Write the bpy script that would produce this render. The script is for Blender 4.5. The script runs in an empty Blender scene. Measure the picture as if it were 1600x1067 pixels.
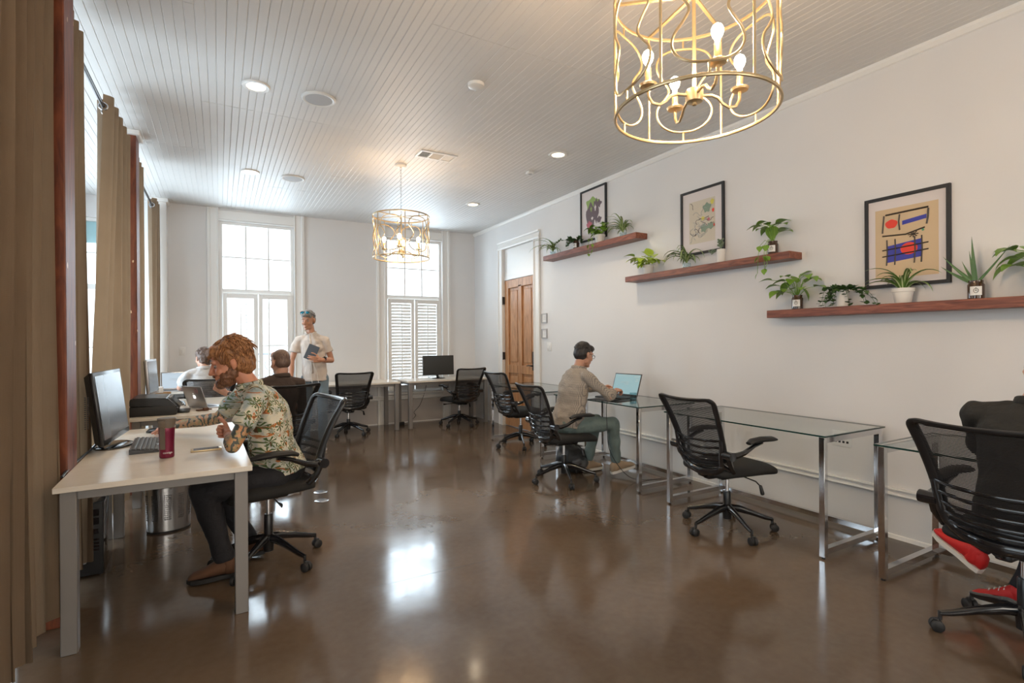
import bpy, bmesh, math, random
import numpy as np
from mathutils import Vector, Matrix, Quaternion
R = math.radians; PI = math.pi
SC = bpy.context.scene; COL = SC.collection
rnd = random.Random(7)

# ------------------------------------------------------------------ camera
cam_d = bpy.data.cameras.new('camera'); cam = bpy.data.objects.new('camera', cam_d); COL.objects.link(cam)
cam_d.sensor_width = 36; cam_d.lens = 36 * 811.65 / 1600; cam_d.clip_start = 0.05
r2 = Vector((0.87135007, -0.49062012, -0.00639994)); u2 = Vector((0.00655797, -0.00139723, 0.99997752)); f2 = Vector((0.49061803, 0.87137245, -0.002))
M = Matrix((r2, u2, -f2)).transposed().to_4x4(); M.translation = Vector((0, 0, 1.38)); cam.matrix_world = M
SC.camera = cam
SC.view_settings.view_transform = 'Standard'; SC.view_settings.look = 'None'
SC.cycles.transparent_max_bounces = 24; SC.view_settings.gamma = 1; SC.view_settings.use_curve_mapping = False
SC.view_settings.exposure = 0.54

# ------------------------------------------------------------------ world and big lights
W = bpy.data.worlds.new('sky'); SC.world = W; W.use_nodes = True
wn = W.node_tree; wn.nodes['Background'].inputs['Color'].default_value = (0.86, 0.94, 1.0, 1); wn.nodes['Background'].inputs['Strength'].default_value = 1.7

def area(name, loc, rot, sx, sy, power, color, spread=180):
    l = bpy.data.lights.new(name, 'AREA'); l.shape = 'RECTANGLE'; l.size = sx; l.size_y = sy; l.energy = power; l.color = color; l.spread = R(spread)
    o = bpy.data.objects.new(name, l); o.location = loc; o.rotation_euler = rot; COL.objects.link(o); return o
DAY = (0.72, 0.86, 1.0)
# daylight at the back and left windows, then two added warm fills behind the camera
area('window_and_fill_light', (0.5, 10.2, 2.45), (R(-90), 0, 0), 1.9, 4.3, 145, DAY)
area('window_and_fill_light', (2.91, 10.2, 2.45), (R(-90), 0, 0), 1.9, 4.3, 230, DAY)
area('window_and_fill_light', (-1.3, 10.2, 1.9), (R(-90), 0, 0), 0.9, 2.7, 40, DAY)
for yy, pw in ((1.3, 9), (4.62, 52), (7.1, 80)):
    area('window_and_fill_light', (-2.1, yy, 1.7), (0, R(-90), 0), 2.5, 1.9, pw, DAY)
area('window_and_fill_light', (-0.1, -2.75, 1.75), (R(90), 0, 0), 1.6, 2.3, 34, (1, 0.80, 0.62))  # added warm fill behind the camera, brightens the near room
area('window_and_fill_light', (2.6, -2.75, 1.75), (R(90), 0, 0), 1.6, 2.3, 34, (1, 0.80, 0.62))  # second added fill, outside the other rear opening

# ------------------------------------------------------------------ materials
MAT = {}
def mat(name, color=(0.5, 0.5, 0.5), rough=0.5, metal=0.0, spec=0.5, emit=None, es=1.0, alpha=1.0, trans=0.0, coat=0.0, sss=0.0, sheen=0.0):
    m = bpy.data.materials.new(name); m.use_nodes = True; b = m.node_tree.nodes['Principled BSDF']
    b.inputs['Base Color'].default_value = (*color, 1); b.inputs['Roughness'].default_value = rough; b.inputs['Metallic'].default_value = metal
    b.inputs['Specular IOR Level'].default_value = spec; b.inputs['Alpha'].default_value = alpha
    b.inputs['Transmission Weight'].default_value = trans; b.inputs['Coat Weight'].default_value = coat
    b.inputs['Subsurface Weight'].default_value = sss; b.inputs['Subsurface Radius'].default_value = (0.02, 0.008, 0.004); b.inputs['Sheen Weight'].default_value = sheen
    if emit: b.inputs['Emission Color'].default_value = (*emit, 1); b.inputs['Emission Strength'].default_value = es
    MAT[name] = m; return m
class NT:
    def __init__(s, m): s.t = m.node_tree; s.b = s.t.nodes['Principled BSDF']
    def n(s, typ, ins=None, **kw):
        nd = s.t.nodes.new(typ)
        for k, v in kw.items(): setattr(nd, k, v)
        for k, v in (ins or {}).items():
            if isinstance(v, bpy.types.NodeSocket): s.t.links.new(v, nd.inputs[k])
            else: nd.inputs[k].default_value = v
        return nd
    def m(s, op, a, b=0.0, c=0.0): return s.n('ShaderNodeMath', {0: a, 1: b, 2: c}, operation=op).outputs[0]
    def vm(s, op, a, b=(0, 0, 0)): return s.n('ShaderNodeVectorMath', {0: a, 1: b}, operation=op).outputs[0]
    def sep(s, v): return s.n('ShaderNodeSeparateXYZ', {0: v}).outputs
    def comb(s, x, y, z=0.0): return s.n('ShaderNodeCombineXYZ', {0: x, 1: y, 2: z}).outputs[0]
    def obj(s): return s.n('ShaderNodeTexCoord').outputs['Object']
    def scale(s, v, k): return s.n('ShaderNodeMapping', {'Vector': v, 'Scale': k}).outputs[0]
    def noise(s, v, sc=5.0, det=3.0, dist=0.0): return s.n('ShaderNodeTexNoise', {'Vector': v, 'Scale': sc, 'Detail': det, 'Distortion': dist}).outputs['Fac']
    def ramp(s, f, stops, interp='LINEAR'):
        nd = s.n('ShaderNodeValToRGB', {'Fac': f}); cr = nd.color_ramp; cr.interpolation = interp
        while len(cr.elements) < len(stops): cr.elements.new(0.5)
        for e, (p, c) in zip(cr.elements, stops): e.position = p; e.color = (*c, 1)
        return nd.outputs['Color']
    def mix(s, f, a, b): 
        nd = s.n('ShaderNodeMix', data_type='RGBA')
        for i, v in ((0, f), (6, a), (7, b)):
            if isinstance(v, bpy.types.NodeSocket): s.t.links.new(v, nd.inputs[i])
            else: nd.inputs[i].default_value = v if i == 0 else (*v, 1)
        return nd.outputs[2]
    def set(s, k, v): s.t.links.new(v, s.b.inputs[k])
    def bump(s, h, st=0.2, d=0.01): s.set('Normal', s.n('ShaderNodeBump', {'Height': h, 'Strength': st, 'Distance': d}).outputs[0])

mat('wall_paint', (0.69, 0.68, 0.675), 0.55)
x = NT(MAT['wall_paint']); c = x.obj(); x.bump(x.noise(c, 60, 4), 0.04, 0.004); x.set('Base Color', x.ramp(x.noise(c, 1.1, 2), [(0.3, (0.67, 0.662, 0.658)), (0.7, (0.71, 0.70, 0.695))]))
mat('lower_wall_paint', (0.5, 0.46, 0.43), 0.5)
mat('trim_paint', (0.76, 0.75, 0.73), 0.38)
mat('ceiling_paint', (0.67, 0.66, 0.65), 0.5)
x = NT(MAT['ceiling_paint']); c = x.obj(); x.set('Base Color', x.ramp(x.noise(c, 1.3, 3), [(0.3, (0.64, 0.63, 0.62)), (0.7, (0.70, 0.69, 0.68))]))
mat('groove_backing', (0.66, 0.655, 0.65), 0.7)  # backing behind the plank grooves, close to the ceiling paint colour
mat('concrete', (0.12, 0.09, 0.07), 0.16, spec=0.4, coat=0.12)
x = NT(MAT['concrete']); c = x.obj()
a = x.noise(c, 0.75, 6, 0.6); b_ = x.noise(c, 3.5, 6, 0.3); d_ = x.noise(c, 24, 5)
col = x.ramp(a, [(0.28, (0.055, 0.034, 0.020)), (0.5, (0.095, 0.060, 0.035)), (0.72, (0.16, 0.105, 0.064))])
col = x.mix(x.m('MULTIPLY', b_, 0.55), col, (0.12, 0.085, 0.058)); col = x.mix(x.m('MULTIPLY', d_, 0.25), col, (0.20, 0.17, 0.14))
x.set('Base Color', col); x.set('Roughness', x.n('ShaderNodeMapRange', {0: b_, 1: 0.3, 2: 0.7, 3: 0.09, 4: 0.19}).outputs[0]); x.bump(x.noise(c, 9, 4), 0.09, 0.004)
x.b.inputs['Coat Roughness'].default_value = 0.13
def wood(name, c1, c2, c3, sc, rough=0.45, dist=2.0, coat=0.0):
    mat(name, c1, rough, coat=coat); x = NT(MAT[name]); c = x.scale(x.obj(), sc); n_ = x.noise(c, 3.0, 5, dist)
    x.set('Base Color', x.ramp(n_, [(0.3, c1), (0.5, c2), (0.72, c3)])); x.bump(n_, 0.08, 0.003)
wood('door_wood', (0.24, 0.105, 0.04), (0.44, 0.22, 0.10), (0.55, 0.31, 0.155), (9, 9, 0.8))
wood('shelf_wood', (0.115, 0.028, 0.014), (0.20, 0.058, 0.03), (0.31, 0.105, 0.055), (10, 1.2, 10), 0.4)
wood('post_wood', (0.075, 0.018, 0.007), (0.15, 0.036, 0.012), (0.22, 0.06, 0.02), (6, 6, 0.9), 0.5, coat=0.0)
x = NT(MAT['post_wood']); c = x.obj(); v = x.n('ShaderNodeTexVoronoi', {'Vector': x.scale(c, (9, 9, 5)), 'Scale': 1.0}).outputs['Distance']
link = x.b.inputs['Base Color'].links[0].from_socket; x.set('Base Color', x.mix(x.m('LESS_THAN', x.m('ADD', v, x.m('MULTIPLY', x.noise(c, 40, 2), 0.12)), 0.13), link, (0.62, 0.42, 0.25)))
mat('desk_laminate', (0.71, 0.655, 0.575), 0.28)
x = NT(MAT['desk_laminate']); c = x.scale(x.obj(), (1, 8, 8)); x.set('Base Color', x.ramp(x.noise(c, 6, 3, 1), [(0.35, (0.68, 0.62, 0.54)), (0.65, (0.73, 0.68, 0.60))]))
mat('desk_leg_metal', (0.235, 0.22, 0.21), 0.4, metal=0.3)
def fabric(name, c1, c2, sc=260, rough=0.9, strength=0.35):
    mat(name, c1, rough); x = NT(MAT[name]); c = x.obj()
    w1 = x.n('ShaderNodeTexWave', {'Vector': c, 'Scale': sc, 'Distortion': 0.5}, bands_direction='X').outputs['Fac']
    w2 = x.n('ShaderNodeTexWave', {'Vector': c, 'Scale': sc, 'Distortion': 0.5}, bands_direction='Z').outputs['Fac']
    x.set('Base Color', x.mix(x.noise(c, 6, 4), c1, c2)); x.bump(x.m('ADD', w1, w2), strength, 0.001)
fabric('curtain_linen', (0.30, 0.215, 0.145), (0.38, 0.285, 0.20), 90)
x = NT(MAT['curtain_linen']); 
tr = x.n('ShaderNodeBsdfTranslucent', {'Color': (0.42, 0.31, 0.20, 1)}); mx = x.n('ShaderNodeMixShader', {0: 0.18, 1: x.b.outputs[0], 2: tr.outputs[0]})
x.t.links.new(mx.outputs[0], x.t.nodes['Material Output'].inputs['Surface'])
fabric('seat_fabric', (0.012, 0.012, 0.012), (0.022, 0.021, 0.02), 120)
mat('black_plastic', (0.012, 0.012, 0.013), 0.28)
mat('gloss_black', (0.01, 0.01, 0.012), 0.12, coat=0.6)
mat('matte_black', (0.016, 0.016, 0.017), 0.55)
mat('dark_grey_plastic', (0.06, 0.06, 0.062), 0.4)
mat('chrome', (0.72, 0.72, 0.74), 0.1, metal=1.0)
mat('steel', (0.55, 0.55, 0.56), 0.25, metal=1.0)
mat('silver', (0.55, 0.55, 0.57), 0.35, metal=0.8)
mat('gold', (0.60, 0.46, 0.27), 0.32, metal=0.9)
mat('white_plastic', (0.75, 0.74, 0.72), 0.4)
mat('pot_white', (0.74, 0.71, 0.66), 0.5)
mat('grey_grille', (0.42, 0.42, 0.43), 0.6)
mat('paper', (0.78, 0.77, 0.75), 0.7)
mat('paper_grey', (0.45, 0.45, 0.45), 0.7)
mat('magenta', (0.17, 0.010, 0.04), 0.3, metal=0.35)
mat('taupe', (0.15, 0.125, 0.10), 0.4)
mat('soil', (0.02, 0.012, 0.008), 0.9)
mat('cardboard', (0.42, 0.27, 0.14), 0.7)
mat('jar_glass', (0.05, 0.022, 0.01), 0.08, coat=0.5)
mat('emblem_glow', (.8, .8, .8), .3, emit=(1, 1, 1), es=0.7)
mat('bulb', (1, 1, 1), 0.3, emit=(1.0, 0.84, 0.56), es=14)
mat('can_glow', (1, 1, 1), 0.3, emit=(1.0, 0.84, 0.56), es=5)
mat('screen_dark', (0.035, 0.036, 0.034), 0.28)
mat('screen_slate', (0.10, 0.12, 0.15), 0.22)
mat('screen_teal', (0.02, 0.02, 0.02), 0.3, emit=(0.40, 0.66, 0.70), es=0.42)
mat('screen_blue', (0.02, 0.02, 0.02), 0.3, emit=(0.66, 0.80, 0.92), es=0.55)
mat('blind_teal', (0.45, 0.66, 0.72), 0.8)
mat('railing_iron', (0.30, 0.33, 0.38), 0.5)
def glassy(name, tint, f0=0.04):
    m = bpy.data.materials.new(name); m.use_nodes = True; t = m.node_tree; t.nodes.clear()
    o = t.nodes.new('ShaderNodeOutputMaterial'); tr = t.nodes.new('ShaderNodeBsdfTransparent'); tr.inputs[0].default_value = (*tint, 1)
    g = t.nodes.new('ShaderNodeBsdfGlossy'); g.inputs['Roughness'].default_value = 0.02; fn = t.nodes.new('ShaderNodeFresnel'); fn.inputs[0].default_value = 1.45; ge = t.nodes.new('ShaderNodeNewGeometry'); iv = t.nodes.new('ShaderNodeMath'); iv.operation = 'SUBTRACT'; iv.inputs[0].default_value = 1.0; t.links.new(ge.outputs['Backfacing'], iv.inputs[1]); fr = t.nodes.new('ShaderNodeMath'); fr.operation = 'MULTIPLY'; t.links.new(fn.outputs[0], fr.inputs[0]); t.links.new(iv.outputs[0], fr.inputs[1])
    mx = t.nodes.new('ShaderNodeMixShader'); t.links.new(fr.outputs[0], mx.inputs[0]); t.links.new(tr.outputs[0], mx.inputs[1]); t.links.new(g.outputs[0], mx.inputs[2]); t.links.new(mx.outputs[0], o.inputs[0])
    MAT[name] = m
glassy('clear_glass', (0.97, 0.985, 0.98)); glassy('table_glass', (0.95, 0.975, 0.965)); glassy('water', (0.80, 0.86, 0.88)); glassy('tumbler_glass', (0.80, 0.86, 0.87))
mat('glass_edge', (0.01, 0.04, 0.035), 0.1)
mat('art_glass', (0.6, 0.6, 0.6), 0.05)
# mesh back of the chairs: thin horizontal threads with real gaps
m = mat('chair_mesh', (0.015, 0.015, 0.017), 0.5); x = NT(m); c = x.obj(); z_ = x.sep(c)[2]
st = x.m('GREATER_THAN', x.m('FRACT', x.m('MULTIPLY', z_, 150.0)), 0.26)
x.set('Alpha', st)
# skin
def skin(name, c1, c2):
    mat(name, c1, 0.45, sss=0.12); x = NT(MAT[name]); x.set('Base Color', x.mix(x.noise(x.obj(), 14, 3), c1, c2))
skin('skin_ruddy', (0.52, 0.20, 0.12), (0.64, 0.32, 0.21)); skin('skin_tan', (0.40, 0.18, 0.105), (0.50, 0.25, 0.16)); skin('skin_fair', (0.52, 0.27, 0.19), (0.60, 0.36, 0.27)); skin('skin_light_tan', (0.48, 0.235, 0.15), (0.56, 0.30, 0.20))
mat('skin_tattoo', (0.4, 0.2, 0.1), 0.5); x = NT(MAT['skin_tattoo']); c = x.obj()
w = x.n('ShaderNodeTexWave', {'Vector': c, 'Scale': 7.0, 'Distortion': 14.0, 'Detail': 3.0, 'Detail Scale': 1.6}).outputs['Fac']
cc = x.ramp(x.noise(c, 22, 3, 2.0), [(0.36, (0.30, 0.27, 0.13)), (0.5, (0.46, 0.26, 0.14)), (0.62, (0.55, 0.30, 0.14)), (0.7, (0.56, 0.14, 0.05))]); x.set('Base Color', x.mix(x.m('LESS_THAN', w, 0.30), cc, (0.06, 0.07, 0.06)))
def hairm(name, c1, c2, rough=0.5):
    mat(name, c1, rough); x = NT(MAT[name]); c = x.scale(x.obj(), (30, 30, 9)); x.set('Base Color', x.mix(x.ramp(x.noise(c, 3, 3, 1.2), [(0.35, (0, 0, 0)), (0.65, (1, 1, 1))]), c1, c2)); x.bump(x.noise(c, 6, 2), 0.5, 0.004)
hairm('hair_ginger', (0.15, 0.055, 0.018), (0.44, 0.21, 0.085)); hairm('beard_ginger', (0.10, 0.042, 0.02), (0.22, 0.10, 0.05))
hairm('hair_brown', (0.06, 0.035, 0.025), (0.17, 0.11, 0.085)); hairm('hair_thin', (0.10, 0.06, 0.045), (0.20, 0.125, 0.095)); hairm('hair_grey', (0.10, 0.09, 0.085), (0.30, 0.29, 0.28)); hairm('hair_black', (0.012, 0.01, 0.01), (0.04, 0.032, 0.03))
def cloth(name, c1, c2, rough=0.85, bumpsc=16):
    mat(name, c1, rough); x = NT(MAT[name]); c = x.obj(); n_ = x.noise(c, bumpsc, 3, 1.0); x.set('Base Color', x.mix(n_, c1, c2)); x.bump(n_, 0.5, 0.015)
cloth('black_trousers', (0.008, 0.008, 0.011), (0.02, 0.02, 0.025)); cloth('denim', (0.13, 0.20, 0.27), (0.22, 0.30, 0.36)); cloth('sage_trousers', (0.115, 0.165, 0.165), (0.18, 0.235, 0.225))
cloth('linen_shirt', (0.60, 0.53, 0.48), (0.68, 0.62, 0.57)); cloth('brown_shirt', (0.035, 0.022, 0.018), (0.07, 0.045, 0.035)); cloth('grey_shirt', (0.46, 0.44, 0.43), (0.60, 0.58, 0.56)); cloth('black_shirt', (0.012, 0.012, 0.011), (0.028, 0.027, 0.024))
x = NT(MAT['grey_shirt']); c = x.obj(); link = x.b.inputs['Base Color'].links[0].from_socket
x.set('Base Color', x.mix(x.m('GREATER_THAN', x.m('FRACT', x.m('MULTIPLY', x.sep(c)[2], 55.0)), 0.72), link, (0.33, 0.32, 0.32)))
cloth('check_shirt', (0.42, 0.36, 0.29), (0.50, 0.43, 0.35)); x = NT(MAT['check_shirt']); c = x.obj(); s_ = x.sep(c); link = x.b.inputs['Base Color'].links[0].from_socket
g1 = x.m('GREATER_THAN', x.m('FRACT', x.m('MULTIPLY', s_[2], 105.0)), 0.66); g2 = x.m('GREATER_THAN', x.m('FRACT', x.m('MULTIPLY', s_[1], 95.0)), 0.7)
x.set('Base Color', x.mix(x.m('MAXIMUM', g1, g2), link, (0.20, 0.175, 0.16)))
mat('shoe_suede', (0.11, 0.05, 0.025), 0.8); mat('shoe_tan', (0.36, 0.26, 0.17), 0.8); mat('shoe_grey', (0.17, 0.17, 0.17), 0.8); mat('sole_white', (0.7, 0.68, 0.64), 0.6); mat('shoe_red', (0.55, 0.015, 0.015), 0.6)
mat('sclera', (0.36, 0.29, 0.26), 0.2); mat('iris', (0.03, 0.03, 0.03), 0.2)
# tropical print: palm fronds on pale ground
mat('tropical_shirt', (0.6, 0.6, 0.5), 0.8); x = NT(MAT['tropical_shirt']); c = x.obj()
s_ = x.sep(c); pc = x.comb(x.m('ADD', s_[0], x.m('MULTIPLY', s_[1], 0.9)), s_[2], 0.0)
def palms(scale, rad, off, fronds, th):
    cs = x.vm('ADD', x.scale(pc, (scale, scale, scale)), off)
    vo = x.n('ShaderNodeTexVoronoi', {'Vector': cs, 'Scale': 1.0, 'Randomness': 0.85}, voronoi_dimensions='2D'); d = x.vm('SUBTRACT', cs, vo.outputs['Position']); q = x.sep(d)
    ang = x.m('ARCTAN2', q[1], q[0]); r = vo.outputs['Distance']
    star = x.m('GREATER_THAN', x.m('COSINE', x.m('ADD', x.m('MULTIPLY', ang, fronds), x.m('MULTIPLY', r, 7.0))), x.m('ADD', th, x.m('MULTIPLY', r, 0.7)))
    return x.m('MULTIPLY', star, x.m('LESS_THAN', r, rad)), q, r
ground = x.ramp(x.noise(c, 9, 4, 0.8), [(0.36, (0.30, 0.36, 0.36)), (0.47, (0.52, 0.53, 0.47)), (0.56, (0.66, 0.62, 0.48)), (0.7, (0.72, 0.70, 0.62))])
oc = x.scale(pc, (13, 30, 1)); on = x.noise(oc, 1.0, 3, 0.6); col = x.mix(x.m('GREATER_THAN', on, 0.61), ground, (0.50, 0.17, 0.045))
col = x.mix(x.m('GREATER_THAN', on, 0.67), col, (0.20, 0.07, 0.025))
m1, q1, rr1 = palms(12.0, 0.40, (0.3, 0.7, 0), 7.0, 0.1); col = x.mix(m1, col, (0.07, 0.115, 0.035))
m2, q2, rr2 = palms(17.0, 0.30, (5.1, 2.3, 0), 6.0, 0.25); col = x.mix(m2, col, (0.115, 0.15, 0.05))
trunk = x.m('MULTIPLY', x.m('LESS_THAN', x.m('ABSOLUTE', x.m('ADD', q1[0], x.m('MULTIPLY', q1[1], 0.2))), 0.035), x.m('MULTIPLY', x.m('LESS_THAN', q1[1], 0.0), x.m('LESS_THAN', rr1, 0.5)))
col = x.mix(trunk, col, (0.11, 0.055, 0.02)); x.set('Base Color', col); x.bump(x.noise(c, 12, 3, 1), 0.5, 0.015)
# leaves
def leafm(name, c1, c2, stripe=None):
    mat(name, c1, 0.42); x = NT(MAT[name]); c = x.n('ShaderNodeTexCoord').outputs['UV']; col = x.mix(x.noise(x.obj(), 25, 2), c1, c2)
    if stripe: col = x.mix(x.m('LESS_THAN', x.m('ABSOLUTE', x.m('SUBTRACT', x.sep(c)[0], 0.5)), 0.17), col, stripe)
    x.set('Base Color', col)
leafm('spider_leaf', (0.07, 0.15, 0.025), (0.13, 0.23, 0.045), (0.50, 0.58, 0.30)); leafm('pothos_leaf', (0.10, 0.22, 0.02), (0.22, 0.38, 0.04)); leafm('lime_leaf', (0.27, 0.42, 0.02), (0.42, 0.55, 0.05))
leafm('ivy_leaf', (0.03, 0.08, 0.02), (0.07, 0.14, 0.035)); leafm('aloe_leaf', (0.05, 0.13, 0.035), (0.09, 0.19, 0.06)); leafm('succulent_leaf', (0.10, 0.15, 0.09), (0.16, 0.21, 0.13))
for n_, c_ in dict(art_cream=(0.56, 0.42, 0.26), art_blue=(0.035, 0.04, 0.33), art_red=(0.72, 0.045, 0.02), art_ink=(0.05, 0.035, 0.025), art_green=(0.05, 0.28, 0.15), art_olive=(0.25, 0.36, 0.10), art_plum=(0.13, 0.09, 0.10), art_pink=(0.42, 0.10, 0.13), art_buff=(0.56, 0.50, 0.40), art_sage=(0.20, 0.27, 0.20), art_yellow=(0.62, 0.55, 0.10), mat_board=(0.64, 0.59, 0.58)).items(): mat(n_, c_, 0.5)
# ------------------------------------------------------------------ mesh helpers
def V(*a): return Vector(a[0]) if len(a) == 1 else Vector(a)
class MB:
    """collects shapes in one bmesh"""
    def __init__(s): s.bm = bmesh.new(); s.mi = 0
    def _tag(s, faces):
        for f in faces: f.material_index = s.mi
    def box(s, lo, hi, bev=0.0, rot=None, seg=2):
        lo = Vector(lo); hi = Vector(hi); c = (lo + hi) / 2; d = hi - lo
        r = bmesh.ops.create_cube(s.bm, size=1.0); vs = r['verts']
        for v in vs: v.co = Vector((v.co.x * d.x, v.co.y * d.y, v.co.z * d.z))
        if bev > 0:
            es = list({e for v in vs for e in v.link_edges}); b = bmesh.ops.bevel(s.bm, geom=es, offset=bev, segments=seg, affect='EDGES', profile=0.5)
            vs = list({v for f in b['faces'] for v in f.verts} | {v for v in vs if v.is_valid})
            fs = {f for v in vs for f in v.link_faces}; vs = list({v for f in fs for v in f.verts})
        for v in vs: v.co = (rot @ v.co if rot else v.co) + c
        s._tag({f for v in vs for f in v.link_faces}); return s
    def ring(s, c, a, b, n, rx, ry): return [s.bm.verts.new(c + a * (math.cos(2 * PI * i / n) * rx) + b * (math.sin(2 * PI * i / n) * ry)) for i in range(n)]
    def skinrings(s, rings, cap=True, closed=False):
        fs = []; n = len(rings[0]); L = len(rings)
        for k in range(L if closed else L - 1):
            A = rings[k]; B = rings[(k + 1) % L]
            for i in range(n): fs.append(s.bm.faces.new((A[i], A[(i + 1) % n], B[(i + 1) % n], B[i])))
        if cap and not closed: fs.append(s.bm.faces.new(rings[0][::-1])); fs.append(s.bm.faces.new(rings[-1]))
        s._tag(fs); return s
    def tube(s, pts, r, n=8, closed=False, flat=1.0, up=None):
        pts = [Vector(p) for p in pts]; L = len(pts); rs = r if isinstance(r, (list, tuple)) else [r] * L; rings = []; a = None
        for k, p in enumerate(pts):
            t = (pts[(k + 1) % L] - pts[k - 1]) if closed else (pts[min(k + 1, L - 1)] - pts[max(k - 1, 0)])
            t.normalize()
            if a is None:
                ref = Vector(up) if up else (Vector((0, 0, 1)) if abs(t.z) < 0.9 else Vector((1, 0, 0)))
                a = ref - t * ref.dot(t)
            else: a = a - t * a.dot(t)
            a.normalize(); b = t.cross(a); rings.append(s.ring(p, a, b, n, rs[k], rs[k] * flat))
        return s.skinrings(rings, closed=closed)
    def rod(s, p, q, r, n=10): return s.tube([p, q], r, n)
    def bar(s, p, q, w, h, up=(0, 0, 1)):
        p = Vector(p); q = Vector(q); t = (q - p).normalized(); u = Vector(up); u = (u - t * u.dot(t)).normalized(); b = t.cross(u)
        rings = [[s.bm.verts.new(c + b * (sx * w / 2) + u * (sz * h / 2)) for sx, sz in ((-1, -1), (1, -1), (1, 1), (-1, 1))] for c in (p, q)]
        return s.skinrings(rings)
    def lathe(s, prof, c=(0, 0, 0), n=20, sx=1.0, sy=1.0, rot=0.0, cap=True):
        c = Vector(c); A = Vector((math.cos(rot), math.sin(rot), 0)); B = Vector((-math.sin(rot), math.cos(rot), 0))
        return s.skinrings([s.ring(c + Vector((0, 0, z)), A, B, n, max(r, 1e-4) * sx, max(r, 1e-4) * sy) for r, z in prof], cap=cap)
    def capsule(s, p, q, r0, r1, n=12, k=4):
        p = Vector(p); q = Vector(q); t = (q - p); L = t.length; t = t.normalized() if L > 1e-6 else Vector((0, 0, 1))
        pts = []; rs = []
        for i in range(k): a = PI / 2 * (1 - i / k); pts.append(p - t * math.sin(a) * r0 * 0.999); rs.append(max(math.cos(a) * r0, r0 * 0.05))
        pts += [p, q]; rs += [r0, r1]
        for i in range(1, k + 1): a = PI / 2 * i / k; pts.append(q + t * math.sin(a) * r1 * 0.999); rs.append(max(math.cos(a) * r1, r1 * 0.05))
        ref = Vector((0, 0, 1)) if abs(t.z) < 0.9 else Vector((1, 0, 0)); a = (ref - t * ref.dot(t)).normalized(); b = t.cross(a)
        return s.skinrings([s.ring(pp, a, b, n, rr, rr) for pp, rr in zip(pts, rs)])
    def ell(s, c, r, rot=None, n=14):
        res = bmesh.ops.create_uvsphere(s.bm, u_segments=n, v_segments=max(6, n // 2 + 1), radius=1.0)
        for v in res['verts']:
            p = Vector((v.co.x * r[0], v.co.y * r[1], v.co.z * r[2])); v.co = (rot @ p if rot else p) + Vector(c)
        s._tag({f for v in res['verts'] for f in v.link_faces}); return s
    def loft(s, secs, n=20, cap=True):
        """secs: (centre, lateral vec, half width, depth vec, half depth)"""
        return s.skinrings([s.ring(Vector(c), Vector(a).normalized(), Vector(b).normalized(), n, w, d) for c, a, w, b, d in secs], cap=cap)
    def quad(s, ps): f = s.bm.faces.new([s.bm.verts.new(Vector(p)) for p in ps]); f.material_index = s.mi; return s
    def prism(s, outline, o, a, b, t):
        """2D outline (u,v) placed at o with axes a,b, extruded along t"""
        o = Vector(o); a = Vector(a); b = Vector(b); t = Vector(t); A = [s.bm.verts.new(o + a * u + b * v) for u, v in outline]; B = [s.bm.verts.new(o + a * u + b * v + t) for u, v in outline]; n = len(A); fs = [s.bm.faces.new(A[::-1]), s.bm.faces.new(B)]
        for i in range(n): fs.append(s.bm.faces.new((A[i], A[(i + 1) % n], B[(i + 1) % n], B[i])))
        s._tag(fs); return s
    def shift(s, v):
        for p in s.bm.verts: p.co += Vector(v)
        return s
    def xf(s, m):
        for p in s.bm.verts: p.co = m @ p.co
        return s
def obj(name, mb, mats, parent=None, smooth=True, loc=None, label=None, auto=40):
    bm = mb.bm if isinstance(mb, MB) else mb
    bmesh.ops.recalc_face_normals(bm, faces=bm.faces[:]); me = bpy.data.meshes.new(name); bm.to_mesh(me); bm.free()
    for m_ in (mats if isinstance(mats, (list, tuple)) else [mats]): me.materials.append(MAT[m_])
    if smooth:
        me.polygons.foreach_set('use_smooth', [True] * len(me.polygons))
        if auto: me.set_sharp_from_angle(angle=R(auto))
    o = bpy.data.objects.new(name, me); COL.objects.link(o)
    if parent: o.parent = parent
    if loc: o.location = loc
    if label: o['label'] = label
    return o
def tag(o, label, cat, group=None):
    o['label'] = label; o['category'] = cat
    if group: o['group'] = group
    return o
def thing(name, label, cat, loc=(0, 0, 0), rz=0.0, group=None):
    o = bpy.data.objects.new(name, None); COL.objects.link(o); o.location = loc; o.rotation_euler = (0, 0, rz); o.empty_display_size = 0.1
    return tag(o, label, cat, group)
def struct(name, mb, m, parent=None, smooth=False):
    o = obj(name, mb, m, parent, smooth)
    if not parent: o['kind'] = 'structure'
    return o
def copy_tree(o, parent=None):
    c = o.copy(); COL.objects.link(c); c.parent = parent
    for ch in [q for q in o.children]: copy_tree(ch, c)
    return c
def piece(name, src, parent, loc=(0, 0, 0), rot=None):
    o = bpy.data.objects.new(name, src.data); COL.objects.link(o); o.parent = parent; o.location = loc
    if rot: o.rotation_euler = rot
    return o
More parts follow.
